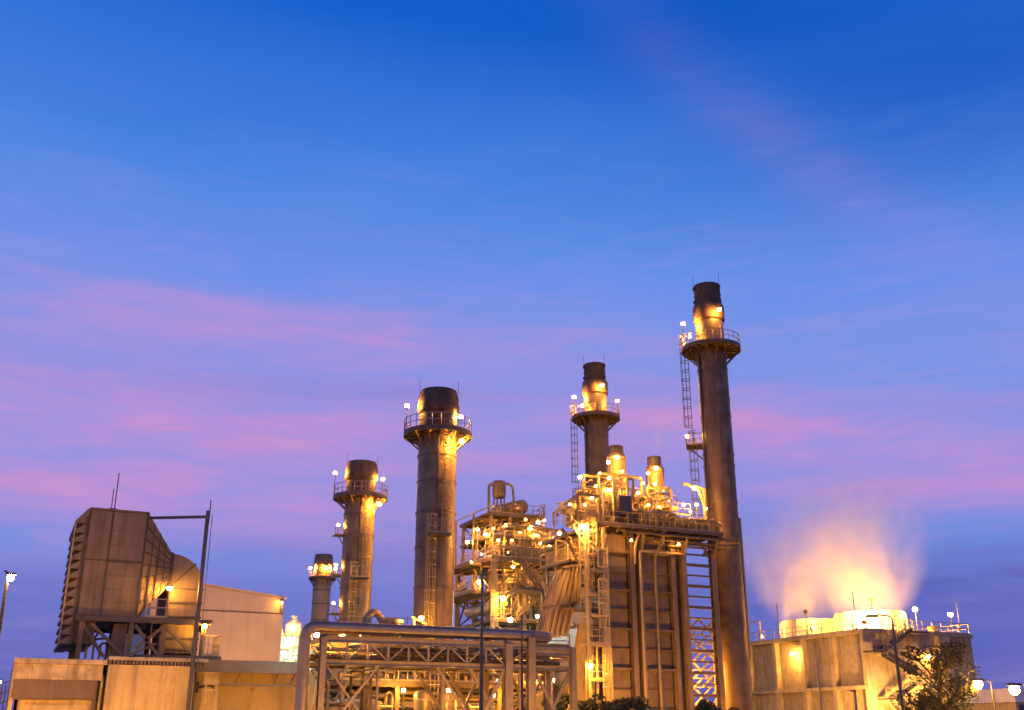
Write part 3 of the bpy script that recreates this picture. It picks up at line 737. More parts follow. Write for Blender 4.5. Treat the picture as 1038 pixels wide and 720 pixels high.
def hooded_stack(cx, cy_, label, H, z_low_ladder=19.3):
    """tall stack: narrow mouth, flared hood ring, ring platform, ladder down the flank"""
    R = thing('exhaust_stack', label, 'stack', (cx, cy_, 0), 'tall stacks with hood rings')
    r = 1.52; f = polar(cx, cy_)
    zp = H - 7.1
    G().rev(cx, cy_, [(r, 0), (r, zp)], 44).build('shell', 'stack_dark', R, smooth=True)
    G().rev(cx, cy_, [(r * .94, zp), (r * .94, H - 4.2)], 40).build('neck', 'stack_dark', R, smooth=True)
    h = G().rev(cx, cy_, [(r * .95, H - 4.2), (r * 1.06, H - 4.0), (r * 1.08, H - 2.6), (r * 1.02, H - 2.3), (r * .9, H - 2.25), (r * .9, H - .12), (r * .93, H - .1), (r * .93, H), (r * .84, H), (r * .84, H - 1.5), (r * .4, H - 1.6)], 44).build('hood_ring', 'soot', R, smooth=True)
    for z in (H - 1.1, H - 1.9): flange(h, cx, cy_, r * .9, z, .07, .05, 'soot')
    ring_platform(R, cx, cy_, r, 3.0, zp, 16, 1.7)
    for z in (zp - 2.4, zp - 5.6, 32.2 * H / 46.9, 28.2 * H / 46.9, 27.0 * H / 46.9, 23, 19.6, 15, 11.2, 6.5): flange(R, cx, cy_, r, z, .12, .06)
    for a in (-70, 60):
        p, v = f(a, r * .98, H - .8); G().tube([p, p + Vector((0, 0, 2.0))], .02, 5).build('lightning_rod', 'post', R)
        p, v = f(a, r * .93, H - 1.0)
        for z in (H - .5, H - 2.0): part_box('lug', 'soot', R, p.x - .14, p.x + .14, p.y - .14, p.y + .14, z, z + .25)
    zm = H - 17.5
    p, v = f(-90, r + .9, zm); ladder(R, p, zp + .9, v, 'galv', .55)
    p, v = f(-90, r + .55, z_low_ladder); ladder(R, p, zm + .9, v, 'galv', .55)
    g = G(); p, v = f(-90, r + .8, zm - .05); sd_ = Vector((v.y, -v.x, 0))
    q = lambda z: [p + v * a * .8 + sd_ * b * .9 + Vector((0, 0, z)) for a, b in ((-1, -1), (1, -1), (1, 1), (-1, 1))]
    g.hexa(q(0), q(.1)); g.build('rest_platform', 'beam', R)
    bar('bracket', 'beam', R, p + v * .6, f(-90, r, zm - 1.3)[0], .12)
    c = q(.1); railing(R, [c[0], c[1], c[2], c[3]], 'galv', 1.15, .8)
    p, v = f(-52, r + .14, 8); pipe(R, [p, f(-52, r + .14, zp)[0]], .1, 'dark_steel')
    p, v = f(93, r + .1, 8); pipe(R, [p, f(93, r + .1, 21.5)[0]], .13, 'light_steel')
    return R
S2 = at_d(441, 550, 85); S1 = at_d(362.5, 560, 110); S0 = at_d(326, 600, 172)
drum_stack(S2.x, S2.y, 'largest of the barrel-headed stacks, right behind the pipe bridge')
drum_stack(S1.x, S1.y, 'middle-sized barrel-headed stack between the small far one and the largest', mid=True)
drum_stack(S0.x, S0.y, 'smallest and farthest barrel-headed stack, beside the cool white light', True, r=1.42, rp=2.15, mats=('light_steel', 'stack'))
S4 = at_d(731.5, 508, 101.5); H4 = at_d(716, 291, 101.5).z
hooded_stack(S4.x, S4.y, 'tallest dark stack at the end of the big boiler casing', H4)
D3 = (H4 - EYE) / (at_d(603, 370.5, 1).z - EYE)
S3 = at_d(604.5, 440, D3)
hooded_stack(S3.x, S3.y, 'second dark hooded stack, rising behind the boiler roof pipework', H4, 20)
#@@BOILERS
# ------------------------------------------------------------------ near boiler
YB = 78.53
def boiler():
    R = thing('heat_recovery_boiler', 'big boiler with a panelled casing, steel columns and a pipe-crowded roof deck', 'boiler', (50, 83, 0))
    yf, yb = YB, 88.5
    xa, xe = 45.0, 53.55
    ZD = 18.75
    part_box('casing', 'dark_steel', R, xa, xe, yf + .62, yb, .3, 18.2)
    # bays: (x0, x1, row height)
    for x0, x1, rows in ((45.45, 47.85, 11), (49.55, 52.1, 11)):
        h = 18.0 / rows
        for k in range(rows):
            z = .2 + k * h
            part_box('casing_panel', 'clad', R, x0, x1, yf + .42, yf + .615, z + .03, z + h - .03)
            big = k % 2 == 0
            bar('girt', 'beam', R, (x0 - .1, yf + (.2 if big else .32), z), (x1 + (.25 if big else .1), yf + (.2 if big else .32), z), .4 if big else .2, .2 if big else .1)
    # narrow dark strips beside the bays carry plain casing
    for x0, x1 in ((47.95, 48.3), (48.75, 49.5), (52.2, 52.5), (52.85, 53.4)):
        for k in range(6): part_box('strip_panel', 'dark_steel', R, x0, x1, yf + .5, yf + .618, .2 + k * 3 + .02, .2 + k * 3 + 2.98)
    for x, w, m_ in ((45.05, .55, 'column'), (48.12, .5, 'clad'), (49.0, .42, 'clad'), (52.35, .45, 'clad'), (53.5, .5, 'clad'), (56.75, .5, 'clad')):
        bar('column', m_, R, (x, yf, 0), (x, yf, ZD - .35), w, w, True)
        part_box('column_web', m_, R, x - .04, x + .04, yf + w / 2 + .01, yf + .6, 0, 18.1)
    # open bay beside the stack
    for x in (53.5, 56.75): bar('column', 'clad', R, (x, yf + 8.5, 0), (x, yf + 8.5, ZD - .35), .5, .5, True)
    k = 0; z = 1.0
    while z < 18.2:
        bar('rung_beam', 'beam', R, (53.78, yf, z), (56.48, yf, z), .22 if k % 2 else .3, .14 if k % 2 else .24); z += .93; k += 1
    z = 1.0; k = 0
    while z < 12.2:
        zz = z + .8
        bar('lattice_bar', 'light_steel', R, (53.0, yf + 8.3, z), (63.4, yf + 8.3, z), .1, .12)
        for j in range(11):
            xo = 53.0 + j * .95
            if (j + k) % 3: bar('lattice_bar', 'light_steel', R, (xo, yf + 8.2, z), (xo + .95, yf + 8.2, zz), .15, .15)
            else: bar('lattice_bar', 'light_steel', R, (xo, yf + 8.4, zz), (xo + .95, yf + 8.4, z), .15, .15)
        z = zz; k += 1
    for x in (53.0, 56, 59, 62): bar('lattice_post', 'light_steel', R, (x, yf + 8.05, 0), (x, yf + 8.05, 12.3), .14)
    # pipes down the front
    pipe(R, [(45.55, yf - .25, .5), (45.55, yf - .25, 17.9)], .12, 'light_steel')
    pipe(R, [(53.3, yf - .45, 16.7), (48.75, yf - .45, 16.7), (48.75, yf - .45, 1.9), (46.9, yf - .45, 1.9), (46.9, yf - .45, .3)], .11, 'light_steel', .25)
    pipe(R, [(51.0, yf - 1.0, 19.2), (51.0, yf - 1.0, 17.9), (50.35, yf - .35, 16.2), (50.35, yf - .35, .4)], .14, 'pipe', .5)
    pipe(R, [(48.7, yf - .9, 18.4), (48.2, yf - .6, 17.2), (48.2, yf - .5, 15.5)], .12, 'pipe', .5)
    for z, yy, r_, x0, x1 in ((18.15, -1.1, .13, 47, 59.2), (17.75, -.75, .1, 50, 58.8), (17.35, -.55, .12, 51.5, 57.2), (18.45, -.3, .15, 46, 58)):
        pipe(R, [(x0, yf + yy, z), (x1, yf + yy, z), (x1, yf + yy + 2.5, z)], r_ * .8, 'beam')
    # roof deck with knee braces
    deck(R, 44.4, 57.3, yf - 1.1, yb, ZD, 's', 'beam', .24, 'yellow')
    deck(R, 42.0, 44.3, yf - 1.2, yf + .6, ZD - .1, 'sw', 'beam', .22, 'yellow')
    for x in (45.05, 49.0, 53.5, 56.75):
        bar('knee_brace', 'column', R, (x, yf - .25, ZD - 2.2), (x, yf - 1.0, ZD - .4), .18)
        bar('knee_brace', 'column', R, (x - .25, yf + .1, ZD - 2.0), (x - 1.5, yf + .1, ZD - .4), .2)
    for i in range(9): bar('cross_beam', 'beam', R, (44.6 + i * 1.6, yf - 1.05, ZD - .55), (44.6 + i * 1.6, yf + .5, ZD - .55), .16, .26)
    # inlet: the duct that swells from the turbine up to the casing
    d = G().hexa([(42.4, yf + 3.0, .5), (45.0, yf + 1.6, .3), (45.0, yb - .6, .3), (42.4, yb - 2.6, .5)],
                 [(44.0, yf + 2.4, 10.4), (45.0, yf + 1.6, 12.6), (45.0, yb - .6, 12.6), (44.0, yb - 2.0, 10.4)]).build('inlet_duct', 'duct_clad', R)
    for z in (3, 5.5, 8, 10.5):
        t = z / 12; x = 42.4 + 1.6 * t
        bar('duct_stiffener', 'duct_clad', d, (x - .06, yf + 2.6, z), (x - .06, yb - 2.5, z), .16, .22)
    # end wall of the casing: sheets, stiffeners and two service galleries
    for k in range(6):
        y = yf + .75 + k * 1.5
        for z in (12.8, 15.5): part_box('end_panel', 'duct_clad', R, xa - .1, xa - .002, y, y + 1.46, z, z + 2.6)
    for k in range(7): bar('end_stiffener', 'column', R, (xa - .2, yf + .74 + k * 1.5, 12.6), (xa - .2, yf + .74 + k * 1.5, 18.2), .14, .2)
    for z in (12.75, 15.45, 18.0): bar('end_stiffener', 'column', R, (xa - .3, yf + .7, z), (xa - .3, yb - .2, z), .2, .2)
    for z, x0 in ((13.4, 43.4), (15.9, 43.0)):
        deck(R, x0, xa - .42, yf + 1.8, yf + 7.5, z, 'ws', 'beam', .2, 'yellow', 'gallery')
        for y in (yf + 2.2, yf + 5.5): bar('gallery_strut', 'beam', R, (x0 + .1, y, z - .2), (xa - .4, y, z - 1.4), .12)
    jungle(R, 43.3, 44.4, yf + 2, yf + 7.2, 13.5, 18.2, 16, 57, .04, .1, ('yellow', 'pipe', 'light_steel', 'galv'))
    # flared ribbed hoppers in two tiers
    for quad in (((573, 577), (587, 574), (584, 611), (560, 614)), ((557, 618), (581, 612), (573, 645), (551, 647))):
        P4 = [at_y(a, b, yf + .25) for a, b in quad]
        dn = Vector((0, 1.3, 0))
        h = G().hexa([P4[3], P4[2], P4[2] + dn, P4[3] + dn], [P4[0], P4[1], P4[1] + dn, P4[0] + dn]).build('flared_hopper', 'duct_clad', R)
        off = Vector((0, -.14, 0))
        for i in range(5):
            t = i / 4; bar('hopper_rib', 'duct_clad', h, P4[3].lerp(P4[2], t) + off, P4[0].lerp(P4[1], t) + off, .16, .26)
        for i in range(4):
            t = i / 3; bar('hopper_rib', 'duct_clad', h, P4[3] + dn * t + Vector((-.12, 0, 0)), P4[0] + dn * t + Vector((-.12, 0, 0)), .16, .22)
        bar('hopper_lip', 'beam', h, P4[0] + Vector((-.4, -.2, .1)), P4[1] + Vector((.2, -.2, .1)), .3, .2)
    deck(R, 41.2, 45.0, yf - .5, yf + .1, at_y(556, 616, yf).z, '', 'beam', .2, name='ledge')
    # access tower at the corner: stacked landings, ladders and a bright hand rail
    for x, y in ((42.95, yf - 1.3), (44.6, yf - 1.3)):
        bar('tower_post', 'light_steel', R, (x, y, 0), (x, y, ZD - .5), .2)
    for i, z in enumerate((3.0, 5.8, 8.6, 10.9, 12.6, 14.6, 16.4)):
        x0 = 43.2 if i % 2 else 42.9
        deck(R, x0, 44.8, yf - 1.35, yf - .1, z, 's', 'light_steel', .16, 'light_steel', 'landing')
    ladder(R, (44.15, yf - 1.5, 8.6), 13.0, (0, -1), 'light_steel', .5)
    ladder(R, (43.3, yf - 1.5, 13.6), ZD + 1, (0, -1), 'light_steel', .5)
    ladder(R, (44.4, yf - 1.5, 1), 8.2, (0, -1), 'light_steel', .5)
    ladder(R, (42.4, yf - 1.5, 11.2), ZD + .6, (0, -1), 'light_steel', .45)
    for z in (14.9, 12.3, 9.9):
        g = G().bar((44.0, yf - 1.42, z), (44.9, yf - 1.42, z), .12).bar((44.0, yf - 1.42, z + 1.5), (44.9, yf - 1.42, z + 1.5), .12)
        g.bar((44.0, yf - 1.42, z), (44.0, yf - 1.42, z + 1.5), .12).bar((44.9, yf - 1.42, z), (44.9, yf - 1.42, z + 1.5), .12)
        g.build('gate_frame', 'light_steel', R)
    for z in (12.6, 10.2, 7.2):
        for i in range(3): part_box('cable_box', 'light_steel', R, 43.0 + i * .45, 43.35 + i * .45, yf - .3, yf - .12, z, z + .6)
    jungle(R, 42.8, 44.7, yf - 1.2, yf + .2, .6, 17, 14, 55, .04, .09, ('light_steel', 'pipe', 'galv'))
    # ------- the roof: silencers, drum, portal frames, piping
    y2 = yf + 3
    def silencer(px, pt, pm, pb, rpx):
        c = at_y(px, pm, y2); zt = at_y(px, pt, y2).z; zm = at_y(px, pm, y2).z; r = rpx * .095
        s = G().rev(c.x, y2, [(r, ZD), (r, zm), (r * .9, zm + .15)], 20).build('vent_silencer', 'pipe', R, smooth=True)
        G().rev(c.x, y2, [(r * .78, zm + .15), (r * .78, zt), (r * .7, zt), (r * .7, zt - .3)], 20).build('vent_mouth', 'dark_steel', s, smooth=True)
        for z in (ZD + 1.5, ZD + 3.2, zm - .3): G().rev(c.x, y2, [(r - .01, z), (r + .06, z), (r + .06, z + .12), (r - .01, z + .12)], 20, True).build('band', 'galv', s)
        return c
    c1 = silencer(624.5, 453, 463, 520, 9.5)
    c2 = silencer(663.5, 464, 475, 520, 9)
    deck(R, c1.x - 2.6, c1.x + 1.5, y2 - 1.5, y2 + 1.5, ZD + 2.9, 'sw', 'yellow', .25, 'yellow', 'upper_deck')
    deck(R, c2.x - 1.5, c2.x + 1.3, y2 - 1.4, y2 + 1.5, ZD + 2.6, 'se', 'yellow', .25, 'yellow', 'upper_deck')
    def portal(x0, x1, y, zt, m_='yellow'):
        for x in (x0, x1): bar('portal_post', m_, R, (x, y, ZD), (x, y, zt), .2, .2, True)
        bar('portal_beam', m_, R, (x0, y, zt), (x1, y, zt), .2, .24, True)
    portal(c1.x - 2.9, c1.x + 1.6, y2 - 1.6, ZD + 5.0); portal(c1.x - 2.9, c1.x - .2, y2 + 1.2, ZD + 5.4)
    portal(c2.x - 2.0, c2.x + .6, y2 - 1.6, ZD + 4.2); portal(c2.x - 1.6, c2.x + 1.0, y2 + 1.2, ZD + 4.4)
    portal(42.4, 44.6, yf - .9, ZD + 2.3)
    vessel(R, (46.5, yf + 6.5, ZD + 3.2), (56, yf + 6.5, ZD + 3.2), 1.0, 'alu', 'steam_drum')
    for x in (47.5, 51, 54.5): part_box('drum_saddle', 'beam', R, x - .25, x + .25, yf + 5.7, yf + 7.3, ZD, ZD + 2.4)
    ladder(R, (c1.x - 2.2, y2 - 1.75, ZD), ZD + 4.2, (0, -1), 'yellow', .5)
    ladder(R, (c2.x - .2, y2 - 1.7, ZD), ZD + 3.8, (0, -1), 'yellow', .5)
    pb_ = at_y(629, 512, yf - 1.2); part_box('cabinet', 'dark_steel', R, pb_.x, pb_.x + 1.25, yf - 1.0, yf - .5, ZD + .9, ZD + 2.6)
    for x in (pb_.x + .1, pb_.x + 1.15): bar('cabinet_leg', 'dark_steel', R, (x, yf - .8, ZD), (x, yf - .8, ZD + .9), .1)
    jungle(R, 44.8, 48.6, yf - .9, yf + 4.5, ZD, ZD + 4.3, 75, 11, .035, .12, ('yellow', 'pipe', 'alu', 'galv'))
    jungle(R, 49.5, 52.6, yf - .9, yf + 4.5, ZD, ZD + 3.4, 60, 12, .035, .12, ('yellow', 'pipe', 'alu', 'galv'))
    jungle(R, 52.2, 57.6, yf - 1.0, yf + 3, ZD, ZD + 1.7, 55, 13, .035, .14, ('pipe', 'alu', 'galv', 'yellow'))
    jungle(R, 41.3, 45.0, yf - .9, yf + 3, ZD, ZD + 2.2, 20, 14, .05, .13, ('yellow', 'pipe', 'galv'))
    pipe(R, [(c1.x + 1.0, y2 - .8, ZD), (c1.x + 1.0, y2 - .8, ZD + 3.4), (c2.x - 1.4, y2 - .8, ZD + 3.4), (c2.x - 1.4, y2 - .8, ZD)], .2, 'alu')
    for x in (54.6, 55.4, 56.2): pipe(R, [(x, yf - .6, ZD), (x, yf - .6, ZD + 1.1), (x + .5, yf + 2, ZD + 1.1), (x + .5, yf + 2, ZD)], .16, 'alu')
    for x in (46.2, 50.6, 54.2): railing(R, [(x - 1.5, yf + 1.2, ZD + 1.9), (x + 1.3, yf + 1.2, ZD + 1.9)], 'yellow')
    # bracket arm near the stack
    a = at_y(712, 528, yf + 1); b = at_y(692, 491, yf + 1)
    bar('bracket_post', 'yellow', R, (a.x + .4, yf + 1, ZD), (a.x + .4, yf + 1, b.z - .3), .22)
    bar('bracket_arm', 'yellow', R, (a.x + .5, yf + 1, b.z - .3), (b.x, yf + 1, b.z + .1), .2)
    bar('bracket_brace', 'yellow', R, (a.x + .4, yf + 1, b.z - 1.9), (b.x + 1.6, yf + 1, b.z - .1), .16)
    # gallery across to the far boiler's walkway
    bar('strut', 'beam', R, (43.6, yf + .5, 14.5), (41.6, yf + .5, ZD - .45), .18)
    bar('strut', 'beam', R, (43.6, yf - 1.1, 15.5), (41.8, yf - 1.1, ZD - .45), .18)
    return R
boiler()

# ------------------------------------------------------------------ far boiler, an open frame crowded with plant
YF = 105.0
def far_boiler():
    R = thing('process_structure', 'tiered open steel process structure with drums, platforms and pipework behind the pipe bridge', 'process structure', (52, 110, 0))
    xs, ys = [46.6, 50.4, 54.4, 58.0], [YF, YF + 5, YF + 10]
    zs = [0, 6.5, 10.0, 13.2, 16.2, 19.8]
    frame(R, xs, ys, zs, .42, .36, [('x', 0, 0, 3, '/'), ('x', 0, 1, 3, '\\'), ('x', 0, 0, 4, '/'), ('x', 0, 1, 4, '\\'), ('x', 0, 1, 2, 'V'), ('x', 0, 0, 2, 'X'), ('x', 1, 0, 3, 'X'), ('x', 1, 1, 3, 'V'),
                                    ('y', 0, 0, 3, 'X'), ('y', 0, 1, 3, 'V'), ('y', 0, 0, 4, '/'), ('y', 0, 1, 2, 'X'), ('y', 1, 0, 3, 'V'), ('x', 1, 0, 4, 'V'), ('x', 2, 0, 3, 'X'), ('x', 2, 1, 4, 'X')], 'column', 'beam')
    part_box('casing', 'duct_clad', R, 51.5, 58.0, YF + 3.2, YF + 11, 4, 19.2)
    for i in range(5): bar('casing_rib', 'duct_clad', R, (51.6 + i * 1.4, YF + 3.1, 4), (51.6 + i * 1.4, YF + 3.1, 19.2), .2, .2)
    for z in (7, 9.5, 12, 14.5, 17): bar('casing_rib', 'duct_clad', R, (51.5, YF + 3.05, z), (58, YF + 3.05, z), .14, .14)
    deck(R, 46.2, 58.4, YF - .6, YF + 11, 19.85, 'sw', 'beam', .4)
    deck(R, 44.6, 46.15, YF + 2, YF + 11, 19.5, 'w', 'beam', .35)
    deck(R, 46.3, 54, YF - .4, YF + 4, 13.25, 's', 'beam', .3)
    deck(R, 45.4, 50, YF - .4, YF + 9, 10.05, 'sw', 'beam', .3)
    deck(R, 44.6, 50, YF - 1.0, YF + 9, 8.4, 'sw', 'beam', .3)
    deck(R, 44.4, 46.4, YF + 1, YF + 11, 16.25, 'w', 'beam', .3)
    # upper tier
    frame(R, [46.8, 49.2, 52.0], [YF + 1, YF + 5, YF + 9], [19.85, 22.4, 24.9], .3, .28, [('x', 0, 0, 0, '/'), ('y', 0, 0, 0, 'X'), ('y', 0, 1, 1, '/'), ('x', 0, 1, 1, '\\')], 'column', 'beam')
    deck(R, 46.5, 53.3, YF + .6, YF + 9.4, 25.0, 'se', 'beam', .35)
    deck(R, 46.5, 52.2, YF + .4, YF + 9.2, 22.45, 'sw', 'beam', .3)
    c = G().hexa([(44.6, YF + 1.5, 24.6), (47.6, YF + 1.5, 26.1), (47.6, YF + 7, 26.1), (44.6, YF + 7, 24.6)], [(44.6, YF + 1.5, 24.75), (47.6, YF + 1.5, 26.25), (47.6, YF + 7, 26.25), (44.6, YF + 7, 24.75)]).build('canopy_roof', 'light_steel', R)
    for y in (YF + 1.7, YF + 6.8): bar('canopy_post', 'beam', R, (45.0, y, 19.5), (45.0, y, 24.75), .18)
    bar('canopy_beam', 'beam', R, (44.9, YF + 1.7, 24.3), (48, YF + 1.7, 24.3), .16, .26)
    # tank and drum on top
    p = at_y(506, 497, YF + 3)
    tk = G().rev(p.x, YF + 3, [(.7, p.z - .9), (.78, p.z - .5), (.8, p.z + .9), (.74, p.z + 1.0), (.2, p.z + 1.05)], 20).build('vertical_tank', 'pipe', R, smooth=True)
    for k in range(4):
        a = pi / 4 + k * pi / 2; G().tube([(p.x + .8 * cos(a), YF + 3 + .8 * sin(a), 25.0), (p.x + .6 * cos(a), YF + 3 + .6 * sin(a), p.z - .8)], .09, 6).build('tank_leg', 'beam', tk)
    vessel(R, (p.x + 1.2, YF + 6.5, 26.3), (p.x + 2.7, YF + 2.2, 26.3), .8, 'pipe', 'steam_drum')
    pipe(R, [(p.x - 1.3, YF + 3, 25), (p.x - 1.3, YF + 3, p.z + .6), (p.x - .3, YF + 3, p.z + .6)], .16, 'pipe')
    pipe(R, [(p.x + .5, YF + 4, p.z), (p.x + 1.4, YF + 4, p.z + 1.2), (p.x + 2.2, YF + 4, p.z + .9), (p.x + 2.4, YF + 4, 26.6)], .14, 'pipe', .5)
    vessel(R, (51.6, YF + 1.8, 21.0), (51.6, YF + 1.8, 23.8), 1.0, 'duct_clad', 'vertical_vessel')
    vessel(R, (54.0, YF + 1.8, 20.6), (54.0, YF + 1.8, 22.6), .8, 'duct_clad', 'vertical_vessel')
    vessel(R, (48.0, YF + 2.2, 20.4), (48.0, YF + 2.2, 22.0), .8, 'pipe', 'vertical_vessel')
    vessel(R, (46.9, YF + 1.0, 14.6), (46.9, YF + 7.0, 14.6), .7, 'alu', 'horizontal_vessel')
    vessel(R, (48.0, YF + 1.2, 11.6), (53.0, YF + 1.2, 11.6), .6, 'alu', 'horizontal_vessel')
    jungle(R, 46.8, 56.5, YF - .2, YF + 3, 19.9, 23.8, 110, 21, .035, .11)
    jungle(R, 46.8, 54.5, YF - .2, YF + 3, 13.3, 19, 80, 22, .04, .13)
    jungle(R, 46.8, 56.5, YF - .2, YF + 3, 6.8, 13, 70, 23, .05, .16)
    jungle(R, 44.8, 47, YF + 2, YF + 10, 16.3, 19.3, 12, 24, .05, .14)
    jungle(R, 46.8, 51.8, YF + 1, YF + 8, 22.5, 24.6, 24, 25, .05, .12)
    jungle(R, 45.2, 49.8, YF, YF + 7, 8.5, 13, 18, 26, .05, .16)
    # slanting pipe bends at mid height
    p = at_y(530, 598, YF - 1.2); q = at_y(550, 606, YF - 1.2)
    pipe(R, [(p.x - 2.0, YF - 1.2, p.z - .8), (p.x - .6, YF - 1.2, p.z), (q.x, YF - 1.2, p.z), (q.x, YF - 1.2, 6)], .27, 'dark_steel', .8, 'exhaust_pipe', 14)
    ladder(R, (46.3, YF - .9, 10.1), 20.9, (0, -1), 'light_steel', .5)
    ladder(R, (52.8, YF + .3, 19.9), 25.9, (0, -1), 'light_steel', .5)
    stair = [((49, YF - .8, 13.3), (52.5, YF - .8, 16.2)), ((52.5, YF - 1.0, 16.2), (49.5, YF - 1.0, 19.8))]
    for p, q in stair:
        p, q = Vector(p), Vector(q); bar('stair_stringer', 'beam', R, p, q, .08, .28); bar('stair_stringer', 'beam', R, p + Vector((0, .8, 0)), q + Vector((0, .8, 0)), .08, .28)
        for h in (.6, 1.1): bar('stair_rail', 'galv', R, p + Vector((0, 0, h)), q + Vector((0, 0, h)), .05)
    return R
far_boiler()

# ------------------------------------------------------------------ pipe bridge
def pipe_bridge():
    y0, y1 = 54.34, 57.6
    R = thing('pipe_bridge', 'steel truss pipe bridge in front with columns, chords and diagonal bracing', 'pipe bridge', (21, 56, 0))
    xs = [14.6, 25.1, 26.5, 29.15]; zt, zb = 6.28, 5.12
    ztop = [6.35, 6.35, 6.75, 6.3]
    for y in (y0, y1):
        for x, z in zip(xs, ztop): bar('column', 'light_steel', R, (x, y, 0), (x, y, z), .42 if x in (25.1, 26.5) else .3, .42, True)
        for z, h in ((zt, .34), (zb, .26)):
            for a, b in ((14.76, 24.88), (25.32, 26.28), (26.72, 28.99)):
                bar('chord', 'light_steel', R, (a, y, z), (b, y, z), .2, h, True)
        n = 9; st = (24.88 - 14.76) / n
        for i in range(n):
            a = 14.76 + i * st
            bar('diagonal', 'light_steel', R, (a + .05, y, zb + .14 if i % 2 else zt - .13), (a + st - .05, y, zt - .13 if i % 2 else zb + .14), .07, .08)
            if i: bar('vertical', 'light_steel', R, (a, y, zb + .14), (a, y, zt - .13), .1, .1)
        bar('diagonal', 'light_steel', R, (25.3, y, zb + .3), (26.3, y, zt - .2), .1)
        bar('brace', 'light_steel', R, (26.75, y - .06, 4.9), (28.95, y - .06, .9), .14); bar('brace', 'light_steel', R, (26.75, y + .1, .9), (28.95, y + .1, 4.9), .14)
        bar('brace', 'light_steel', R, (24.85, y - .05, 5.0), (22.6, y - .05, .6), .16); bar('brace', 'light_steel', R, (22.9, y + .12, 4.98), (25.0, y + .12, 1.6), .16)
        bar('brace', 'light_steel', R, (20.9, y, 4.98), (24.5, y, .2), .12)
        bar('brace', 'light_steel', R, (14.9, y + .05, 4.9), (16.6, y + .05, 2.8), .1); bar('brace', 'light_steel', R, (17.6, y - .05, 5.0), (14.9, y - .05, 1.6), .12)
        bar('chord', 'light_steel', R, (26.72, y, 5.95), (28.99, y, 5.95), .2, .3, True)
    for x in (14.6, 16.8, 19.0, 21.2, 23.3, 25.1, 26.5, 29.15):
        for z in (zt, zb): bar('cross_beam', 'light_steel', R, (x, y0 + .22, z - .02), (x, y1 - .22, z - .02), .16, .2)
    bar('hanger', 'light_steel', R, (21.4, y0 + .4, 5.0), (21.4, y0 + .4, 0), .16)
    railing(R, [(26.7, y0 - .1, 6.12), (28.9, y0 - .1, 6.12)], 'galv', .9)
    # smaller pipes carried inside
    rd = random.Random(5)
    for i in range(6):
        y = y0 + .5 + i * .45; r_ = .07 + .06 * rd.random()
        pipe(R, [(13.9 + .1 * i, y, .3), (13.9 + .1 * i, y, 5.3 + r_), (28.6, y, 5.3 + r_), (28.6, y + 3, 5.3 + r_)], r_, rd.choice(('alu', 'galv', 'pipe', 'dark_steel')))
    part_box('cable_tray', 'galv', R, 14.8, 28.9, y0 + .5, y0 + .95, 5.72, 5.8)
    part_box('cable_tray', 'galv', R, 14.8, 28.9, y1 - 1.1, y1 - .6, 5.72, 5.8)
    jungle(R, 17.5, 24.5, y0 + .6, y1 - .4, 5.2, 6.1, 34, 31, .04, .09, ('alu', 'galv', 'pipe'))
    jungle(R, 26.8, 29, y0 + .4, y1, 4.4, 6, 8, 32, .05, .1, ('alu', 'pipe'))
    jungle(R, 14.8, 18.2, y0 + .3, y1, .3, 5, 20, 33, .05, .12, ('alu', 'pipe', 'dark_steel'))
    P_ = thing('steam_main', 'fat shiny aluminium-clad pipe along the top of the pipe bridge, turned down at its end', 'pipe', (13.72, y0 + .35, 0))
    G().tube([(13.72, y0 + .35, 0), (13.72, y0 + .35, 6.87), (27.9, y0 + .35, 6.87), (27.9, y0 + 12, 6.87)], .315, 24, .6).build('pipe', 'alu', P_, smooth=True)
    g = G()
    x = 15.6
    while x < 27:
        G().lathe((x, y0 + .35, 6.87), (x + 1, y0 + .35, 6.87), [(.315, 0), (.328, .005), (.328, .06), (.315, .065)], 24).build('cladding_band', 'alu', P_, smooth=True); x += 1.5
    z = .8
    while z < 5.6:
        G().lathe((13.72, y0 + .35, z), (13.72, y0 + .35, z + 1), [(.315, 0), (.328, .005), (.328, .06), (.315, .065)], 24).build('cladding_band', 'alu', P_, smooth=True); z += 1.2
    for x in (16.8, 19.0, 21.2, 23.3, 25.1): part_box('pipe_shoe', 'light_steel', P_, x - .15, x + .15, y0 + .2, y0 + .5, 6.455, 6.57)
    P_ = thing('drain_pipe', 'thin upright orange pipe between the paired columns of the pipe bridge', 'pipe', (25.85, y0 + .1, 0))
    G().tube([(25.85, y0 + .1, 0), (25.85, y0 + .1, 6.1), (25.85, y0 + 1.2, 6.1)], .075, 8, .2).build('pipe', 'yellow', P_, smooth=True)
pipe_bridge()

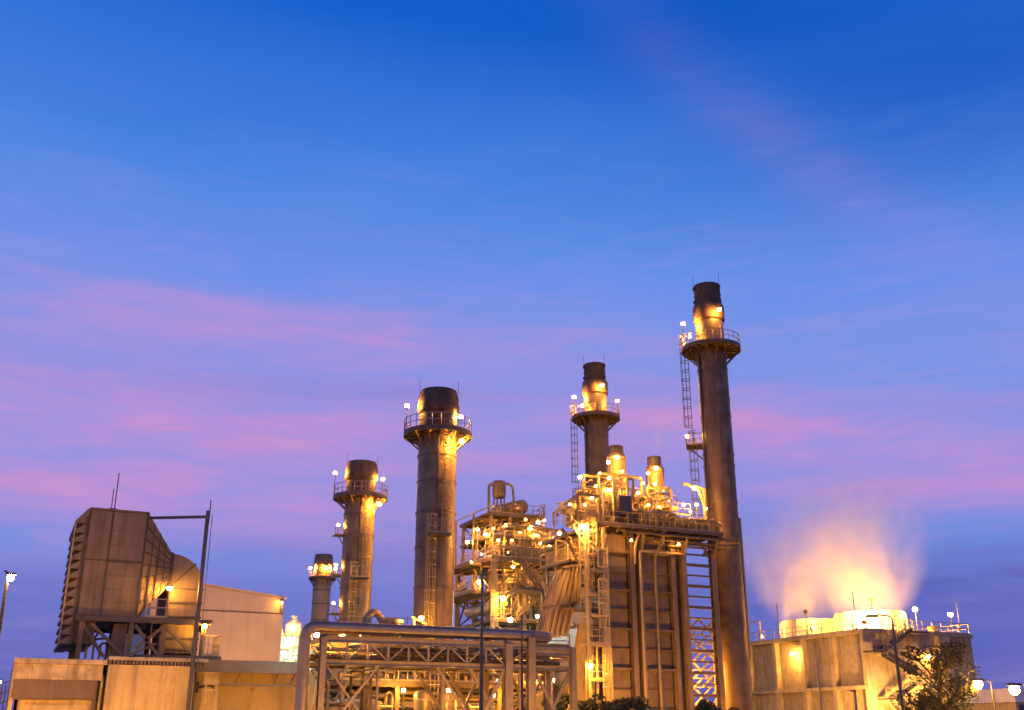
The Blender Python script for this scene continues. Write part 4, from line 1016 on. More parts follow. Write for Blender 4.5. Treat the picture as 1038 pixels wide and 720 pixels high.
# ------------------------------------------------------------------ plant behind the bridge
def yard_plant():
    R = thing('turbine_enclosure', 'long louvred turbine enclosure with roof vents seen through the pipe bridge', 'enclosure', (23, 76, 0))
    x0, x1, y0, y1, zt = 20.4, 27.2, 73.5, 78.0, 8.2
    part_box('wall', 'duct_clad', R, x0, x1, y0, y1, 0, zt)
    for i in range(6): part_box('wall_panel', 'duct_clad', R, x0 + .05 + i * 1.12, x0 + 1.06 + i * 1.12, y0 - .08, y0 - .002, 4.3, 8.0)
    for k in range(16): part_box('louvre', 'duct_clad', R, x0 + .3, x1 - 4.0, y0 - .3, y0 - .085, 1.0 + k * .2, 1.1 + k * .2)
    part_box('roof_edge', 'beam', R, x0 - .2, x1 + .2, y0 - .3, y1 + .2, zt + .002, zt + .2)
    railing(R, [(x0, y0 - .1, zt + .2), (x1, y0 - .1, zt + .2)], 'galv')
    p = at_y(396, 630, 76)
    v = G().rev(p.x, 76, [(.75, zt + .2), (.75, 9.3), (.95, 9.35), (.95, 9.6), (.6, 9.75)], 18).build('roof_vent', 'light_steel', R, smooth=True)
    p = at_y(381, 630, 76)
    pipe(R, [(p.x - .9, 76, zt), (p.x - .9, 76, 9.4), (p.x - .2, 76, 10.3), (p.x + .5, 76, 9.6), (p.x + .5, 76, 9.0)], .28, 'light_steel', .6, 'gooseneck_vent', 12)
    p = at_y(420, 626, 76)
    bar('davit', 'light_steel', R, (p.x, 76, zt), (p.x, 76, 9.9), .12); bar('davit', 'light_steel', R, (p.x - .2, 76, 9.9), (p.x + 1, 76, 9.4), .12)
    # bypass duct below the big stack
    R = thing('diverter_duct', 'dark boxy diverter duct at the foot of the largest barrel-headed stack', 'duct', (S2.x, S2.y, 0))
    part_box('casing', 'dark_steel', R, S2.x - 2.8, S2.x + 2.6, S2.y - 2.6, S2.y + 2.6, .5, 7.4)
    for i in range(6): bar('stiffener', 'beam', R, (S2.x - 2.7 + i * 1.06, S2.y - 2.7, .5), (S2.x - 2.7 + i * 1.06, S2.y - 2.7, 7.4), .16, .18)
    for z in (1.5, 3.2, 5, 6.8): bar('stiffener', 'beam', R, (S2.x - 2.8, S2.y - 2.72, z), (S2.x + 2.6, S2.y - 2.72, z), .2, .14)
    G().hexa([(S2.x + 2.65, S2.y - 2.3, 1), (S2.x + 2.65, S2.y + 2.3, 1), (S2.x + 2.65, S2.y + 2.3, 6.8), (S2.x + 2.65, S2.y - 2.3, 6.8)], [(41.2, 80.5, .8), (41.2, 86, .8), (41.2, 86, 8.5), (41.2, 80.5, 8.5)]).build('connecting_duct', 'dark_steel', R)
    R = thing('service_frame', 'low open service frame with valves and lines between the bridge and the turbine', 'pipe rack', (24, 66, 0))
    frame(R, [18.5, 22.0, 25.5, 29.0, 32.5], [64, 68.5], [0, 2.6, 4.6], .28, .24, [('x', 0, 0, 0, 'X'), ('x', 0, 2, 0, 'V'), ('x', 1, 1, 1, '/'), ('x', 0, 3, 1, 'X'), ('x', 1, 0, 1, '\\')], 'column', 'beam')
    deck(R, 18.3, 32.7, 63.8, 68.7, 4.68, 's', 'beam', .25)
    jungle(R, 18.7, 32.3, 64.2, 68.3, .3, 4.4, 70, 41, .06, .2, ('alu', 'pipe', 'galv', 'dark_steel'))
    jungle(R, 18.7, 32.3, 64.2, 68.3, 4.7, 6.4, 40, 42, .05, .14, ('alu', 'pipe', 'galv', 'yellow'))
    ladder(R, (24.3, 63.6, .3), 5.6, (0, -1), 'light_steel', .5)
    for x, y, z, r_, ln, lab in ((16.2, 60.5, 2.9, .62, 3.2, 'pale horizontal oil tank low behind the end of the pipe bridge'), (20.2, 61.5, 2.1, .85, 3.6, 'dark horizontal drum low behind the middle of the pipe bridge')):
        T = thing('horizontal_tank', lab, 'tank', (x + ln / 2, y, 0))
        vessel(T, (x, y, z), (x + ln, y, z), r_, 'light_steel' if r_ < .7 else 'dark_steel', 'shell')
        for k in (.2, .8): part_box('saddle', 'beam', T, x + ln * k - .15, x + ln * k + .15, y - r_ * .7, y + r_ * .7, .1, z - r_ * .75)
    p = at_y(429, 700, 62)
    T = thing('filter_skid', 'upright pair of filter vessels on a skid under the pipe bridge', 'vessel', (p.x, 62, .1))
    for dx in (0, 1.6): vessel(T, (p.x + dx, 62, 1.0), (p.x + dx, 62, 3.9), .55, 'pipe', 'vessel')
    part_box('skid', 'beam', T, p.x - .9, p.x + 2.5, 61.2, 62.8, .1, .4)
    for dx in (0, 1.6): part_box('leg', 'beam', T, p.x + dx - .3, p.x + dx + .3, 61.8, 62.2, .4, .9)
    # small cool-lit treatment plant far behind
    q = at_d(296, 655, 125)
    R = thing('treatment_silo', 'small pale silo group with a cool white lamp beside the turbine hall', 'silo', (q.x, q.y, 0))
    for dx, px_, r_, yt in ((0, 297, 1.0, 626), (1.9, 303, .9, 640), (-1.5, 289, .8, 640)):
        z = at_d(px_, yt, 125).z
        s = G().rev(q.x + dx, q.y, [(r_, 0), (r_, z - .8), (r_ * .35, z - .1), (r_ * .35, z + .2)], 18).build('silo', 'white', R, smooth=True)
        G().rev(q.x + dx, q.y, [(r_, z - 2.2), (r_ + .6, z - 2.2), (r_ + .6, z - 2.1), (r_, z - 2.1)], 18, True).build('gallery', 'light_steel', s)
    railing(R, [(q.x - 2.6, q.y - 1.7, 9.4), (q.x + 3.4, q.y - 1.7, 9.4)], 'light_steel')
    deck(R, q.x - 2.7, q.x + 3.5, q.y - 1.8, q.y - 1.05, 9.4, '', 'light_steel', .25)
    for dx in (-2.4, 0, 3.2): bar('leg', 'light_steel', R, (q.x + dx, q.y - 1.6, 0), (q.x + dx, q.y - 1.6, 9.1), .2)
    jungle(R, q.x - 2.4, q.x + 3.2, q.y - 1.7, q.y - 1.1, 6, 12, 12, 51, .05, .12, ('white', 'alu', 'light_steel'))
yard_plant()

# ------------------------------------------------------------------ cooling tower
CX, CY, CZ = 79.42, 84.34, 11.7
def cooling_tower():
    R = thing('cooling_tower', 'concrete cooling tower with panelled flank, fan cowls on top and a zigzag stair', 'cooling tower', (CX, CY, 0))
    X1, Y1 = 94.2, 104.2
    part_box('wall', 'concrete', R, CX + .5, X1, CY + .001, Y1, 0, CZ - .35)
    part_box('roof_slab', 'concrete', R, CX - .55, X1 + .15, CY - .2, Y1 + .3, CZ - .348, CZ)
    nb = 4; w = (103.2 - CY) / nb
    for i in range(nb + 1):
        y = CY + .25 + i * w
        part_box('pilaster', 'concrete', R, CX - .4, CX + .499, y - .25, y + .25, 0, CZ - .35)
    for z in (.2, 6.05): part_box('ledge', 'concrete', R, CX - .45, CX + .498, CY - .02, 103.4, z - .18, z + .18)
    for i in range(nb):
        y = CY + .25 + i * w
        for z0, z1 in ((6.25, CZ - .4), (.4, 5.85)):
            hw = (w - .5) / 2
            for k in range(2):
                part_box('sheet', 'panel_conc', R, CX + .22, CX + .495, y + .255 + k * hw, y + .25 + (k + 1) * hw - .004, z0 + (1.2 if z0 < 1 else 0), z1)
    # right hand face: plain concrete with a stair and shallow buttress
    part_box('buttress', 'concrete', R, 88.9, 90.6, CY - .5, CY - .002, 0, CZ - .36)
    part_box('lintel', 'concrete', R, CX + .6, 84.2, CY - .35, CY - .003, 9.2, 9.65)
    yy = CY - 1.2
    s0, s1 = at_y(921, 638, yy), at_y(893, 660, yy); s2, s3 = at_y(897, 663, yy), at_y(938, 687, yy); s4, s5 = at_y(930, 690, yy), at_y(905, 708, yy)
    def flight(p, q):
        p, q = Vector(p), Vector(q)
        for dy in (-.45, .45): bar('stringer', 'dark_steel', R, p + Vector((0, dy, 0)), q + Vector((0, dy, 0)), .1, .42)
        n = max(3, int(abs(p.z - q.z) / .2)); g = G()
        for i in range(n + 1):
            c = p.lerp(q, i / n); g.box(c.x - .14, c.x + .14, c.y - .4, c.y + .4, c.z, c.z + .05)
        g.build('tread', 'dark_steel', R)
        for dy in (-.48, .48):
            g = G()
            for i in range(0, n + 1, 3):
                c = p.lerp(q, i / n) + Vector((0, dy, 0)); g.bar(c, c + Vector((0, 0, 1.05)), .05)
            for h in (.55, 1.05): g.bar(p + Vector((0, dy, h)), q + Vector((0, dy, h)), .05)
            g.build('stair_rail', 'light_steel', R)
    flight(s0, s1); flight(s2, s3); flight(s4, s5); flight((s5.x + .2, yy, s5.z - .1), (s5.x + 4, yy, .2))
    for p, e in ((s1, -1.6), (s3, 1.0), (s5, -1.2)):
        a, b = sorted((p.x, p.x + e)); part_box('landing', 'dark_steel', R, a, b, yy - .55, CY - .36, p.z - .15, p.z + .0)
        railing(R, [(a, yy - .5, p.z), (b, yy - .5, p.z)], 'light_steel')
    part_box('landing', 'dark_steel', R, s0.x - .3, s0.x + 2.3, yy - .5, CY - .51, CZ - .3, CZ - .15)
    # roof rails
    railing(R, [(CX, CY - .1, CZ), (CX, 103.9, CZ)], 'light_steel', 1.1, 1.6, .06)
    railing(R, [(CX, CY - .1, CZ), (s0.x - .4, CY - .1, CZ)], 'light_steel', 1.1, 1.6, .06)
    railing(R, [(s0.x + .5, CY - .1, CZ), (94, CY - .1, CZ), (94, 100, CZ)], 'light_steel', 1.1, 1.4, .07)
    part_box('service_box', 'light_steel', R, 89.3, 90.1, CY + .4, CY + 1.2, CZ, CZ + .8)
    # three fan cowls
    for cx, cy_, r_ in ((84.6, 88.9, 3.6), (84.6, 98.2, 3.6)):
        c = G().rev(cx, cy_, [(r_ * 1.06, CZ), (r_ * .97, CZ + .5), (r_ * .95, CZ + 1.1), (r_ * 1.0, CZ + 2.25), (r_ * .96, CZ + 2.25), (r_ * .91, CZ + 1.1), (r_ * .9, CZ + .3)], 36).build('fan_cowl', 'frp', R, smooth=True)
        for k in range(18):
            a = 2 * pi * k / 18
            bar('cowl_rib', 'frp', c, (cx + r_ * 1.06 * cos(a), cy_ + r_ * 1.06 * sin(a), CZ), (cx + r_ * 1.02 * cos(a), cy_ + r_ * 1.02 * sin(a), CZ + 2.2), .1)
        hub = G().rev(cx, cy_, [(.4, CZ + .9), (.45, CZ + 1.1), (.3, CZ + 1.35)], 12).build('fan_hub', 'dark_steel', c)
        for k in range(6):
            a = 2 * pi * k / 6; v = Vector((cos(a), sin(a), 0)); s = Vector((-sin(a), cos(a), 0)); b = Vector((cx, cy_, CZ + 1.1))
            g = G().hexa([b + v * .3 - s * .2 - Vector((0, 0, .05)), b + v * r_ * .85 - s * .3, b + v * r_ * .85 + s * .3 + Vector((0, 0, .1)), b + v * .3 + s * .2 + Vector((0, 0, .12))],
                         [b + v * .3 - s * .2 - Vector((0, 0, .01)), b + v * r_ * .85 - s * .3 + Vector((0, 0, .04)), b + v * r_ * .85 + s * .3 + Vector((0, 0, .14)), b + v * .3 + s * .2 + Vector((0, 0, .16))])
            g.build('fan_blade', 'dark_steel', c)
    g = G().bar((CX + .3, 101.8, CZ), (CX + .3, 101.8, CZ + 2.3), .15).bar((CX + .3, 101.8, CZ + 2.3), (CX + .3, 103.6, CZ + 2.5), .15)
    g.build('portal', 'yellow', R)
    return R
cooling_tower()
for px, y0_, y1_, yy, lab in ((790, 645, 612, 96, 'thin lightning rod above the far fan cowl'), (868, 635, 600, 85, 'thin lightning rod beside the brightest fan cowl'), (973, 637, 606, 85, 'thin lightning rod at the outer end of the cooling tower roof')):
    p = at_y(px, y0_, yy); q = at_y(px, y1_, yy)
    t = thing('lightning_rod', lab, 'rod', (p.x, yy, CZ))
    G().tube([(p.x, yy, CZ), (p.x, yy, q.z)], .05, 6).build('rod', 'post', t); G().rev(p.x, yy, [(.14, CZ), (.1, CZ + .2)], 8).build('foot', 'post', t)
p = at_y(817, 622, 92)
t = thing('sensor_pole', 'small pole with a round sensor head between the two fan cowls', 'pole', (p.x, 92, CZ))
G().tube([(p.x, 92, CZ), (p.x, 92, p.z)], .05, 6).build('pole', 'post', t); G().rev(p.x, 92, [(.12, p.z - .05), (.24, p.z + .1), (.24, p.z + .3), (.1, p.z + .4)], 10).build('sensor_head', 'post', t)
p = at_y(883, 608, 88)
t = thing('wind_vane_pole', 'small mushroom-headed pole above the cooling tower roof', 'pole', (p.x, 88, CZ))
G().tube([(p.x, 88, CZ), (p.x, 88, p.z)], .05, 6).build('pole', 'post', t); G().rev(p.x, 88, [(.42, p.z - .1), (.4, p.z + .05), (.2, p.z + .2), (.05, p.z + .25)], 12).build('cap', 'light_steel', t)

# white shed at the right edge
def shed():
    p = at_d(1003, 699, 95); d1 = at_d(1060, 699, 95); z = p.z
    R = thing('white_shed', 'small white flat-roofed shed behind the two brightest street lamps', 'shed', (p.x + 3, p.y - 1, 0))
    x0, x1, y0, y1 = p.x, p.x + 7, p.y - 2.5, p.y + 3
    part_box('roof_fascia', 'white', R, x0 - .2, x1, y0 - .2, y1, z - 1.1, z)
    part_box('wall', 'cream', R, x0, x1, y0, y1 - .1, 0, z - 1.102)
    for i in range(5):
        w = part_box('window', 'post', R, x0 + .3 + i * 1.35, x0 + 1.3 + i * 1.35, y0 - .06, y0 - .002, z - 2.9, z - 1.3)
        part_box('pane', 'glass', w, x0 + .38 + i * 1.35, x0 + 1.22 + i * 1.35, y0 - .08, y0 - .061, z - 2.8, z - 1.4)
shed()
#@@LAMPS
# ------------------------------------------------------------------ trees and shrubs
def leaf_cloud(g, rd, clumps, n, size):
    for i in range(n):
        c, r = clumps[int(rd.random() ** 1.0 * len(clumps))]
        while True:
            v = Vector((rd.uniform(-1, 1), rd.uniform(-1, 1), rd.uniform(-1, 1)))
            if .1 < v.length <= 1: break
        v = v.normalized() * (v.length ** .45)
        p = c + Vector((v.x * r, v.y * r, v.z * r * .8))
        a = Vector((rd.gauss(0, 1), rd.gauss(0, 1), rd.gauss(0, .7))).normalized(); b = a.cross(Vector((rd.gauss(0, 1), rd.gauss(0, 1), rd.gauss(0, 1)))).normalized()
        s = size * rd.uniform(.6, 1.3); k = len(g.v)
        n_ = a.cross(b) * s * .18
        g.v += [tuple(p - a * s), tuple(p + b * s * .42 + n_), tuple(p + a * s), tuple(p - b * s * .42 + n_)]
        g.f += [(k, k + 1, k + 2), (k, k + 2, k + 3)]
def tree(label, base, H, Rr, seed, nclump=26, nleaf=5200, size=.13, lean=(0, 0), name='leafy_tree', mat='leaf', cat='tree', group=None, trunk=.4, flat=1.0):
    rd = random.Random(seed); base = Vector(base)
    T = thing(name, label, cat, base, group)
    th = H * trunk; top = base + Vector((lean[0], lean[1], H * .82))
    fork = base + Vector((lean[0] * .3, lean[1] * .3, th))
    g = G(); r0 = H * .022 + .03
    pts = [base, base.lerp(fork, .5) + Vector((rd.uniform(-.1, .1), rd.uniform(-.1, .1), 0)), fork, fork.lerp(top, .5) + Vector((rd.uniform(-.2, .2), rd.uniform(-.2, .2), 0)), top]
    for i in range(4):
        k = (pts[i + 1] - pts[i]).length
        g.lathe(pts[i], pts[i + 1], [(r0 * (1 - i * .22), 0), (r0 * (1 - (i + 1) * .22), k + .02)], 8)
    clumps = []
    for i in range(nclump):
        a = rd.uniform(0, 2 * pi); h = rd.random(); rad = Rr * sqrt(rd.random()) * (1.0 - .55 * abs(h - .4))
        c = Vector((base.x + lean[0] * h + cos(a) * rad, base.y + lean[1] * h + sin(a) * rad, base.z + th * .85 + (H - th * .85) * h * .93))
        clumps.append((c, Rr * rd.uniform(.2, .36)))
        s = fork.lerp(top, max(0, h - .25)); k = (c - s).length
        if k > .2: g.lathe(s, c, [(r0 * .35, 0), (r0 * .1, k)], 5)
    g.build('trunk', 'bark', T)
    L_ = G(); leaf_cloud(L_, rd, clumps, nleaf, size); L_.build('crown', mat, T)
    return T
p = at_d(952, 700, 76)
tree('leafy tree lit amber in front of the cooling tower stair', (p.x, p.y, 0), at_d(952, 652, 76).z, 2.6, 3, 54, 5200, .14, name='leafy_tree', trunk=.3)
for i, (px, yt, D, rr, lab) in enumerate(((566, 709, 72, 1.3, 'dark shrub at the foot of the boiler access tower, nearest the pipe bridge'), (588, 704, 73, 1.5, 'dark shrub second from the pipe bridge at the boiler foot'),
        (612, 703, 72, 1.6, 'tallest dark shrub below the lit ladder at the boiler foot'), (640, 707, 74, 1.6, 'dark shrub below the framed pipe on the boiler casing'),
        (722, 711, 80, 1.4, 'dark shrub below the open latticed bay'), (744, 713, 82, 1.3, 'dark shrub at the foot of the tallest stack'))):
    p = at_d(px, yt, D); tree(lab, (p.x, p.y, 0), p.z, rr, 20 + i, 24, 4500, .13, name='garden_shrub', mat='leaf_dark', cat='shrub', group='shrubs below the boiler', trunk=.2)

# ------------------------------------------------------------------ lamps on the stacks
S_ON, S_SM = 1500, 700
def stack_lamp(S, zd, px, py, label, s=S_ON, r=.2):
    D = S.x * sin(YAW) + S.y * cos(YAW)
    p = at_d(px, py, D - .2); lamp(label, p, s, r, zd, group='lamps on the stack platforms')
def zat(S, z): return z
GS = 'lamps on the stack platforms'
stack_lamp(S2, 25.45, 412.5, 412, 'lit lamp at the outer rim of the largest barrel-headed stack platform, away from the boiler', 2200)
stack_lamp(S2, 25.45, 467.5, 423, 'lit lamp on the boiler side of the largest barrel-headed stack platform', 1800)
stack_lamp(S1, 25.45, 340, 480, 'lit lamp on the outer rim of the middle-sized barrel-headed stack platform', 2200)
stack_lamp(S1, 25.45, 388, 486, 'lit lamp on the boiler side of the middle-sized barrel-headed stack platform', 1800)
for S, px, py, who in ((S2, 459, 448, 'largest'), (S1, 376, 511, 'middle-sized')):
    f = polar(S.x, S.y); p, v = f(48, 2.7, 24.4)
    lamp('lamp under the ring platform over the ladder of the %s barrel-headed stack' % who, p, 3600, .2, arm=p + Vector((0, 0, .65)), group=GS)
f0 = polar(S0.x, S0.y)
for a, z, l in ((-80, 27.3, 'tiny lamp on the near rim of the farthest small stack'), (15, 27.2, 'tiny lamp in the middle of the farthest small stack platform'), (75, 27.3, 'tiny lamp on the far rim of the farthest small stack')):
    p, v = f0(a, 2.1, z - .4); lamp(l, p, 2200, .24, 25.45, group=GS)
p, v = f0(-85, 1.9, 15.6); lamp('tiny lamp low on the flank of the farthest small stack', p, 800, .2, arm=f0(-85, 1.43, 15.5)[0], group=GS)
f1 = polar(S1.x, S1.y)
for z, l in ((22.4, 'upper'), (18.2, 'middle'), (14.3, 'lower')):
    p, v = f1(-88, 2.2, z); lamp('%s of the small lamps on the side platforms of the middle-sized stack' % l, p, 700, .17, z - 1.1, group=GS)
z4 = H4 - 7.1
stack_lamp(S4, z4, 692.5, 329, 'bright lamp at the outer rim of the tallest stack platform', 2600, .22)
f4 = polar(S4.x, S4.y); p, v = f4(28, 2.4, H4 - 3.6); lamp('lamp in front of the neck of the tallest stack', p, 1500, .2, z4, group=GS)
p, v = f4(-52, 2.6, z4 + .9); lamp('low lamp by the ladder hatch of the tallest stack platform', p, 900, .16, z4, group=GS)
p, v = f4(-100, 3.1, H4 - 16.2); lamp('lamp on the ladder rest platform halfway down the tallest stack', p, 1400, .19, H4 - 17.45, group=GS)
stack_lamp(S3, z4, 582, 403, 'bright lamp at the outer rim of the second hooded stack platform', 2600, .24)
f3 = polar(S3.x, S3.y); p, v = f3(22, 2.4, H4 - 3.5); lamp('lamp in front of the neck of the second hooded stack', p, 1500, .22, z4, group=GS)
p, v = f3(72, 2.9, H4 - 5.2); lamp('lamp on the boiler side rim of the second hooded stack platform', p, 1500, .22, z4, group=GS)
p, v = f3(-40, 2.6, z4 + 1.0); lamp('low lamp by the ladder hatch of the second hooded stack platform', p, 900, .18, z4, group=GS)

# ------------------------------------------------------------------ lamps on the boilers
ZD = 18.75
def deck_lamp(px, py, y, base, label, s=900, r=.17, group='lamps on the boiler', c=SODIUM):
    p = at_y(px, py, y); return lamp(label, p, s * .8, r, base, group=group, c=c)
GB = 'lamps on the near boiler'
deck_lamp(588, 484, YB + .5, ZD, 'lamp at the outer corner of the boiler roof, beside the second hooded stack', 1500, .19, GB)
deck_lamp(625.5, 464, YB + 1.2, ZD, 'lamp in front of the mouth of the first vent silencer', 1500, .19, GB)
deck_lamp(617, 469, YB + .9, ZD, 'lamp at the portal beam beside the first vent silencer', 1300, .18, GB)
deck_lamp(617.5, 485, YB + .6, ZD, 'lamp amid the pipes below the first vent silencer', 900, .16, GB)
deck_lamp(617, 497, YB - .2, ZD, 'long bright lamp low among the pipes at the first vent silencer', 1100, .17, GB)
deck_lamp(665, 475, YB + 1.2, ZD, 'lamp in front of the second vent silencer', 1500, .19, GB)
deck_lamp(657, 480, YB + .8, ZD, 'small lamp on the portal by the second vent silencer', 700, .14, GB)
deck_lamp(664, 491, YB + .3, ZD, 'lamp amid the pipes below the second vent silencer', 900, .15, GB)
deck_lamp(647, 500, YB - .3, ZD, 'lamp between the two vent silencers', 800, .15, GB)
deck_lamp(693, 512, YB + .3, ZD, 'low lamp over the roof pipes toward the tallest stack', 900, .15, GB)
deck_lamp(706, 512, YB + .8, ZD, 'last low roof lamp next to the tallest stack', 900, .15, GB)
deck_lamp(600, 505, YB - .3, ZD, 'lamp over the corner pipes of the boiler roof', 900, .15, GB)
deck_lamp(578, 512, YB - .5, ZD - .1, 'lamp on the roof landing over the access tower', 700, .14, GB)
p = at_y(704, 495, YB + .7); lamp('lamp hung from the bracket arm beside the tallest stack', p, 1500, .19, arm=p + Vector((.1, .2, .7)), group=GB)
p = at_y(590, 534, YB - 2.1); lamp('lamp under the roof deck over the boiler access tower', p, 4200, .2, arm=p + Vector((0, 0, .5)), group=GB)
p = at_y(598.5, 675, YB - 1.9); lamp('lamp low at the foot of the boiler access tower', p, 1500, .2, arm=p + Vector((0, .6, .1)), group=GB)
p = at_y(567, 541, YB + 2.2); lamp('small lamp under the gallery between the two boilers', p, 700, .16, arm=p + Vector((0, 0, .5)), group=GB)
for px, py in ((640, 548), (688, 552)):
    p = at_y(px, py, YB - 1.2); lamp('lamp under the roof deck over the %s casing bay' % ('first' if px == 640 else 'second'), p, 420, .12, arm=p + Vector((0, .1, .5)), group=GB)
p = at_d(722, 690, 101); lamp('lamp behind the lattice of the open bay', Vector((57.2, YB + 6.5, 6.5)), 9000, .2, base=.1, group=GB)
lamp('lamp low behind the lattice of the open bay', Vector((55.2, YB + 5.5, 2.2)), 5000, .18, base=.1, group=GB)

GF = 'lamps on the far process structure'
for px, py, y, b, s, r, l in (
        (474, 550, YF + 2.2, 19.5, 2000, .22, 'lamp at the outermost corner of the process structure'), (484, 537, YF + 1.5, 19.85, 1500, .2, 'lamp on the corner column of the process structure'),
        (492, 542, YF + .6, 19.85, 1900, .24, 'large bright lamp over the corner vessel of the process structure'), (512.5, 532.5, YF + .4, 19.85, 1500, .2, 'lamp at the centre post of the process structure'),
        (538, 535, YF + .2, 19.85, 2200, .26, 'largest lamp in front of the upright vessel of the process structure'), (543, 543, YF + .3, 19.85, 1200, .18, 'lamp just below the largest lamp of the process structure'),
        (545.5, 529.5, YF + 1.4, 19.85, 1500, .2, 'upper lamp of the close pair by the gallery'), (551.5, 527.5, YF + 1.6, 19.85, 1500, .2, 'highest lamp of the close pair by the gallery'),
        (505, 548, YF + .5, 19.85, 900, .17, 'small lamp among the valves of the process structure'), (557, 553, YF - .2, 19.85, 900, .16, 'small lamp on the front rail of the process structure'),
        (567, 557, YF + .4, 19.85, 800, .15, 'small lamp near the end of the front rail of the process structure')):
    deck_lamp(px, py, y, b, l, s * .62, r * .9, GF)
for px, py, y, s, r, l in ((520, 575, YF + 1.2, 1300, .2, 'lamp under the main deck of the process structure'), (545, 590, YF + 1.6, 600, .15, 'lamp among the braces of the process structure'),
        (485, 590, YF + 3, 1200, .18, 'lamp on the side landing of the process structure'), (500, 520, YF + 2, 900, .16, 'lamp under the tank deck of the process structure'), (565, 605, YF + 1, 400, .15, 'lamp deep in the lower tier of the process structure')):
    p = at_y(px, py, y); lamp(l, p, s, r, arm=p + Vector((0, .1, .5)), group=GF)
p = at_y(510, 607, YF - 2.2); lamp('brightest low lamp in front of the process structure, above the pipe bridge', p, 1400, .3, arm=p + Vector((0, 1.0, .3)), group=GF)

rd = random.Random(77)
for px, py in ((498, 556), (519, 548), (527, 540), (531, 553), (548, 551), (560, 545), (488, 562), (478, 570), (500, 536), (533, 527), (571, 549), (515, 560)):
    p = at_y(px, py, YF + rd.uniform(-.3, 1.6)); lamp('small round lamp in the pipework of the process structure upper deck', p, 300, .12, base=19.87, group=GF)
for px, py in ((608, 480), (631, 478), (604, 493), (634, 505), (652, 490), (672, 497), (679, 508), (593, 512), (657, 512), (668, 514), (700, 519), (716, 516)):
    p = at_y(px, py, YB + rd.uniform(-.8, 2.0)); lamp('small round lamp in the pipework of the near boiler roof', p, 330, .11, base=ZD, group=GB)
# cool white lamps
GC = 'cool white lamps'
p = at_y(517, 629, 90); lamp('cool white lamp just above the pipe bridge, below the process structure', p, 1000, .26, base=.1, c=COOL, group=GC)
p = at_y(545, 625, 97); lamp('cool white lamp behind the dark exhaust pipe', p, 600, .2, base=.1, c=COOL, group=GC)
p = at_y(321, 644, 60); lamp('cool white lamp inside the elbow of the steam main', p, 700, .17, base=.1, c=COOL, group=GC)
p = at_d(288, 663, 119); lamp('cool white lamp at the silo group by the turbine hall', p, 1300, .3, base=.1, c=COOL, group=GC)
p = at_d(508, 645, 66); lamp('small cool white lamp under the far end of the truss', at_y(505, 690, 70), 600, .12, base=.1, c=COOL, group=GC)

# lamps about the bridge and the low blocks
GY = 'yard lamps'
p = at_y(347, 646, 55.6); lamp('sodium lamp hung in the truss near the elbow of the steam main', p, 1100, .16, arm=p + Vector((0, 0, .35)), group=GY)
p = at_y(427, 627, 75.0); lamp('sodium lamp just above the steam main beside the largest stack', p, 1500, .2, base=8.4, group=GY)
p = at_y(172, 597, 65.6); lamp('sodium lamp on a thin post where the converging duct meets the curved duct', p, 900, .17, base=8.02, group=GY)
p = at_y(207.5, 635, 65.3); lamp('sodium lamp at the railed corner below the curved duct', p, 900, .15, base=5.93, group=GY)
p = at_y(285.5, 611, 100.6); lamp('small lamp at the top corner of the turbine hall', p, 300, .12, arm=p + Vector((0, .5, 0)), group=GY)
p = at_d(297, 637, 121.5); lamp('warm lamp on the silo group by the turbine hall', p, 1800, .22, base=9.4, group=GY)
for px, py, D, s, l in ((409, 700, 66, 1500, 'work lamp under the middle of the pipe bridge beside the filter vessels'), (455, 700, 64, 900, 'work lamp in front of the dark diverter duct under the pipe bridge'),
        (500, 705, 69, 1300, 'work lamp near the tall slim pole, low behind the pipe bridge'), (375, 690, 69, 1600, 'work lamp above the pale oil tank behind the pipe bridge'), (560, 690, 70, 1800, 'work lamp seen through the braced end bay of the pipe bridge')):
    p = at_d(px, py, D); lamp('sodium ' + l, p, s, .15, base=.1, group=GY)
p = at_y(803, 663, 95.6)
p = at_x(803, 663, CX - .7); lamp('wall lamp on the panelled flank of the cooling tower', p, 1500, .24, arm=p + Vector((.6, 0, .1)), group=GY)
p = at_d(757, 634, 104); lamp('small lamp beside the foot of the tallest stack', p, 500, .14, arm=p + Vector((-.3, 0, .2)), group=GY)

# cooling tower lamps
GT = 'lamps on the cooling tower'
p = at_y(927.5, 618, CY + .3); lamp('lamp on the cooling tower roof rail above the stair head', p, 2600, .26, base=CZ, group=GT)
p = at_y(963.5, 623.5, CY + .3); lamp('lamp on the cooling tower roof rail at the outer end', p, 2600, .26, base=CZ, group=GT)
p = at_y(941.5, 666, CY - .6); lamp('lamp on the plain face of the cooling tower beside the tree top', p, 700, .24, arm=p + Vector((0, .5, .1)), group=GT)
p = at_y(949, 716.5, CY - 3.5); lamp('low lamp behind the tree at the cooling tower', p, 1600, .2, base=.1, group=GT)
p = at_y(855, 637, CY + .6); floodlight('fierce floodlight at the corner of the cooling tower roof', (80.2, 85.2, 12.5), (82.2, 86.6, 12.9), 48000, .6, CZ, c=WARM, group=GT)
floodlight('floodlight between the two fan cowls of the cooling tower', (80.3, 93.4, 12.6), (83.5, 92.0, 16), 17000, .55, CZ, c=SODIUM, group=GT)
floodlight('floodlight at the far end of the cooling tower roof', (80.3, 102.4, 12.5), (83, 99.5, 15.6), 11000, .55, CZ, c=SODIUM, group=GT)
floodlight('added floodlight in the steam behind the near fan cowl of the cooling tower', (88.8, 90.5, 12.6), (85, 90, 18), 19000, .6, CZ, c=SODIUM, group=GT)  # unseen, added to light the steam from within
p = at_y(886, 706, CY - 2.2); floodlight('floodlight washing the foot of the cooling tower stair wall', (p.x, CY - 2.4, 3.2), (p.x + .6, CY, 5.2), 9500, .7, .1, c=WARM, group=GT)
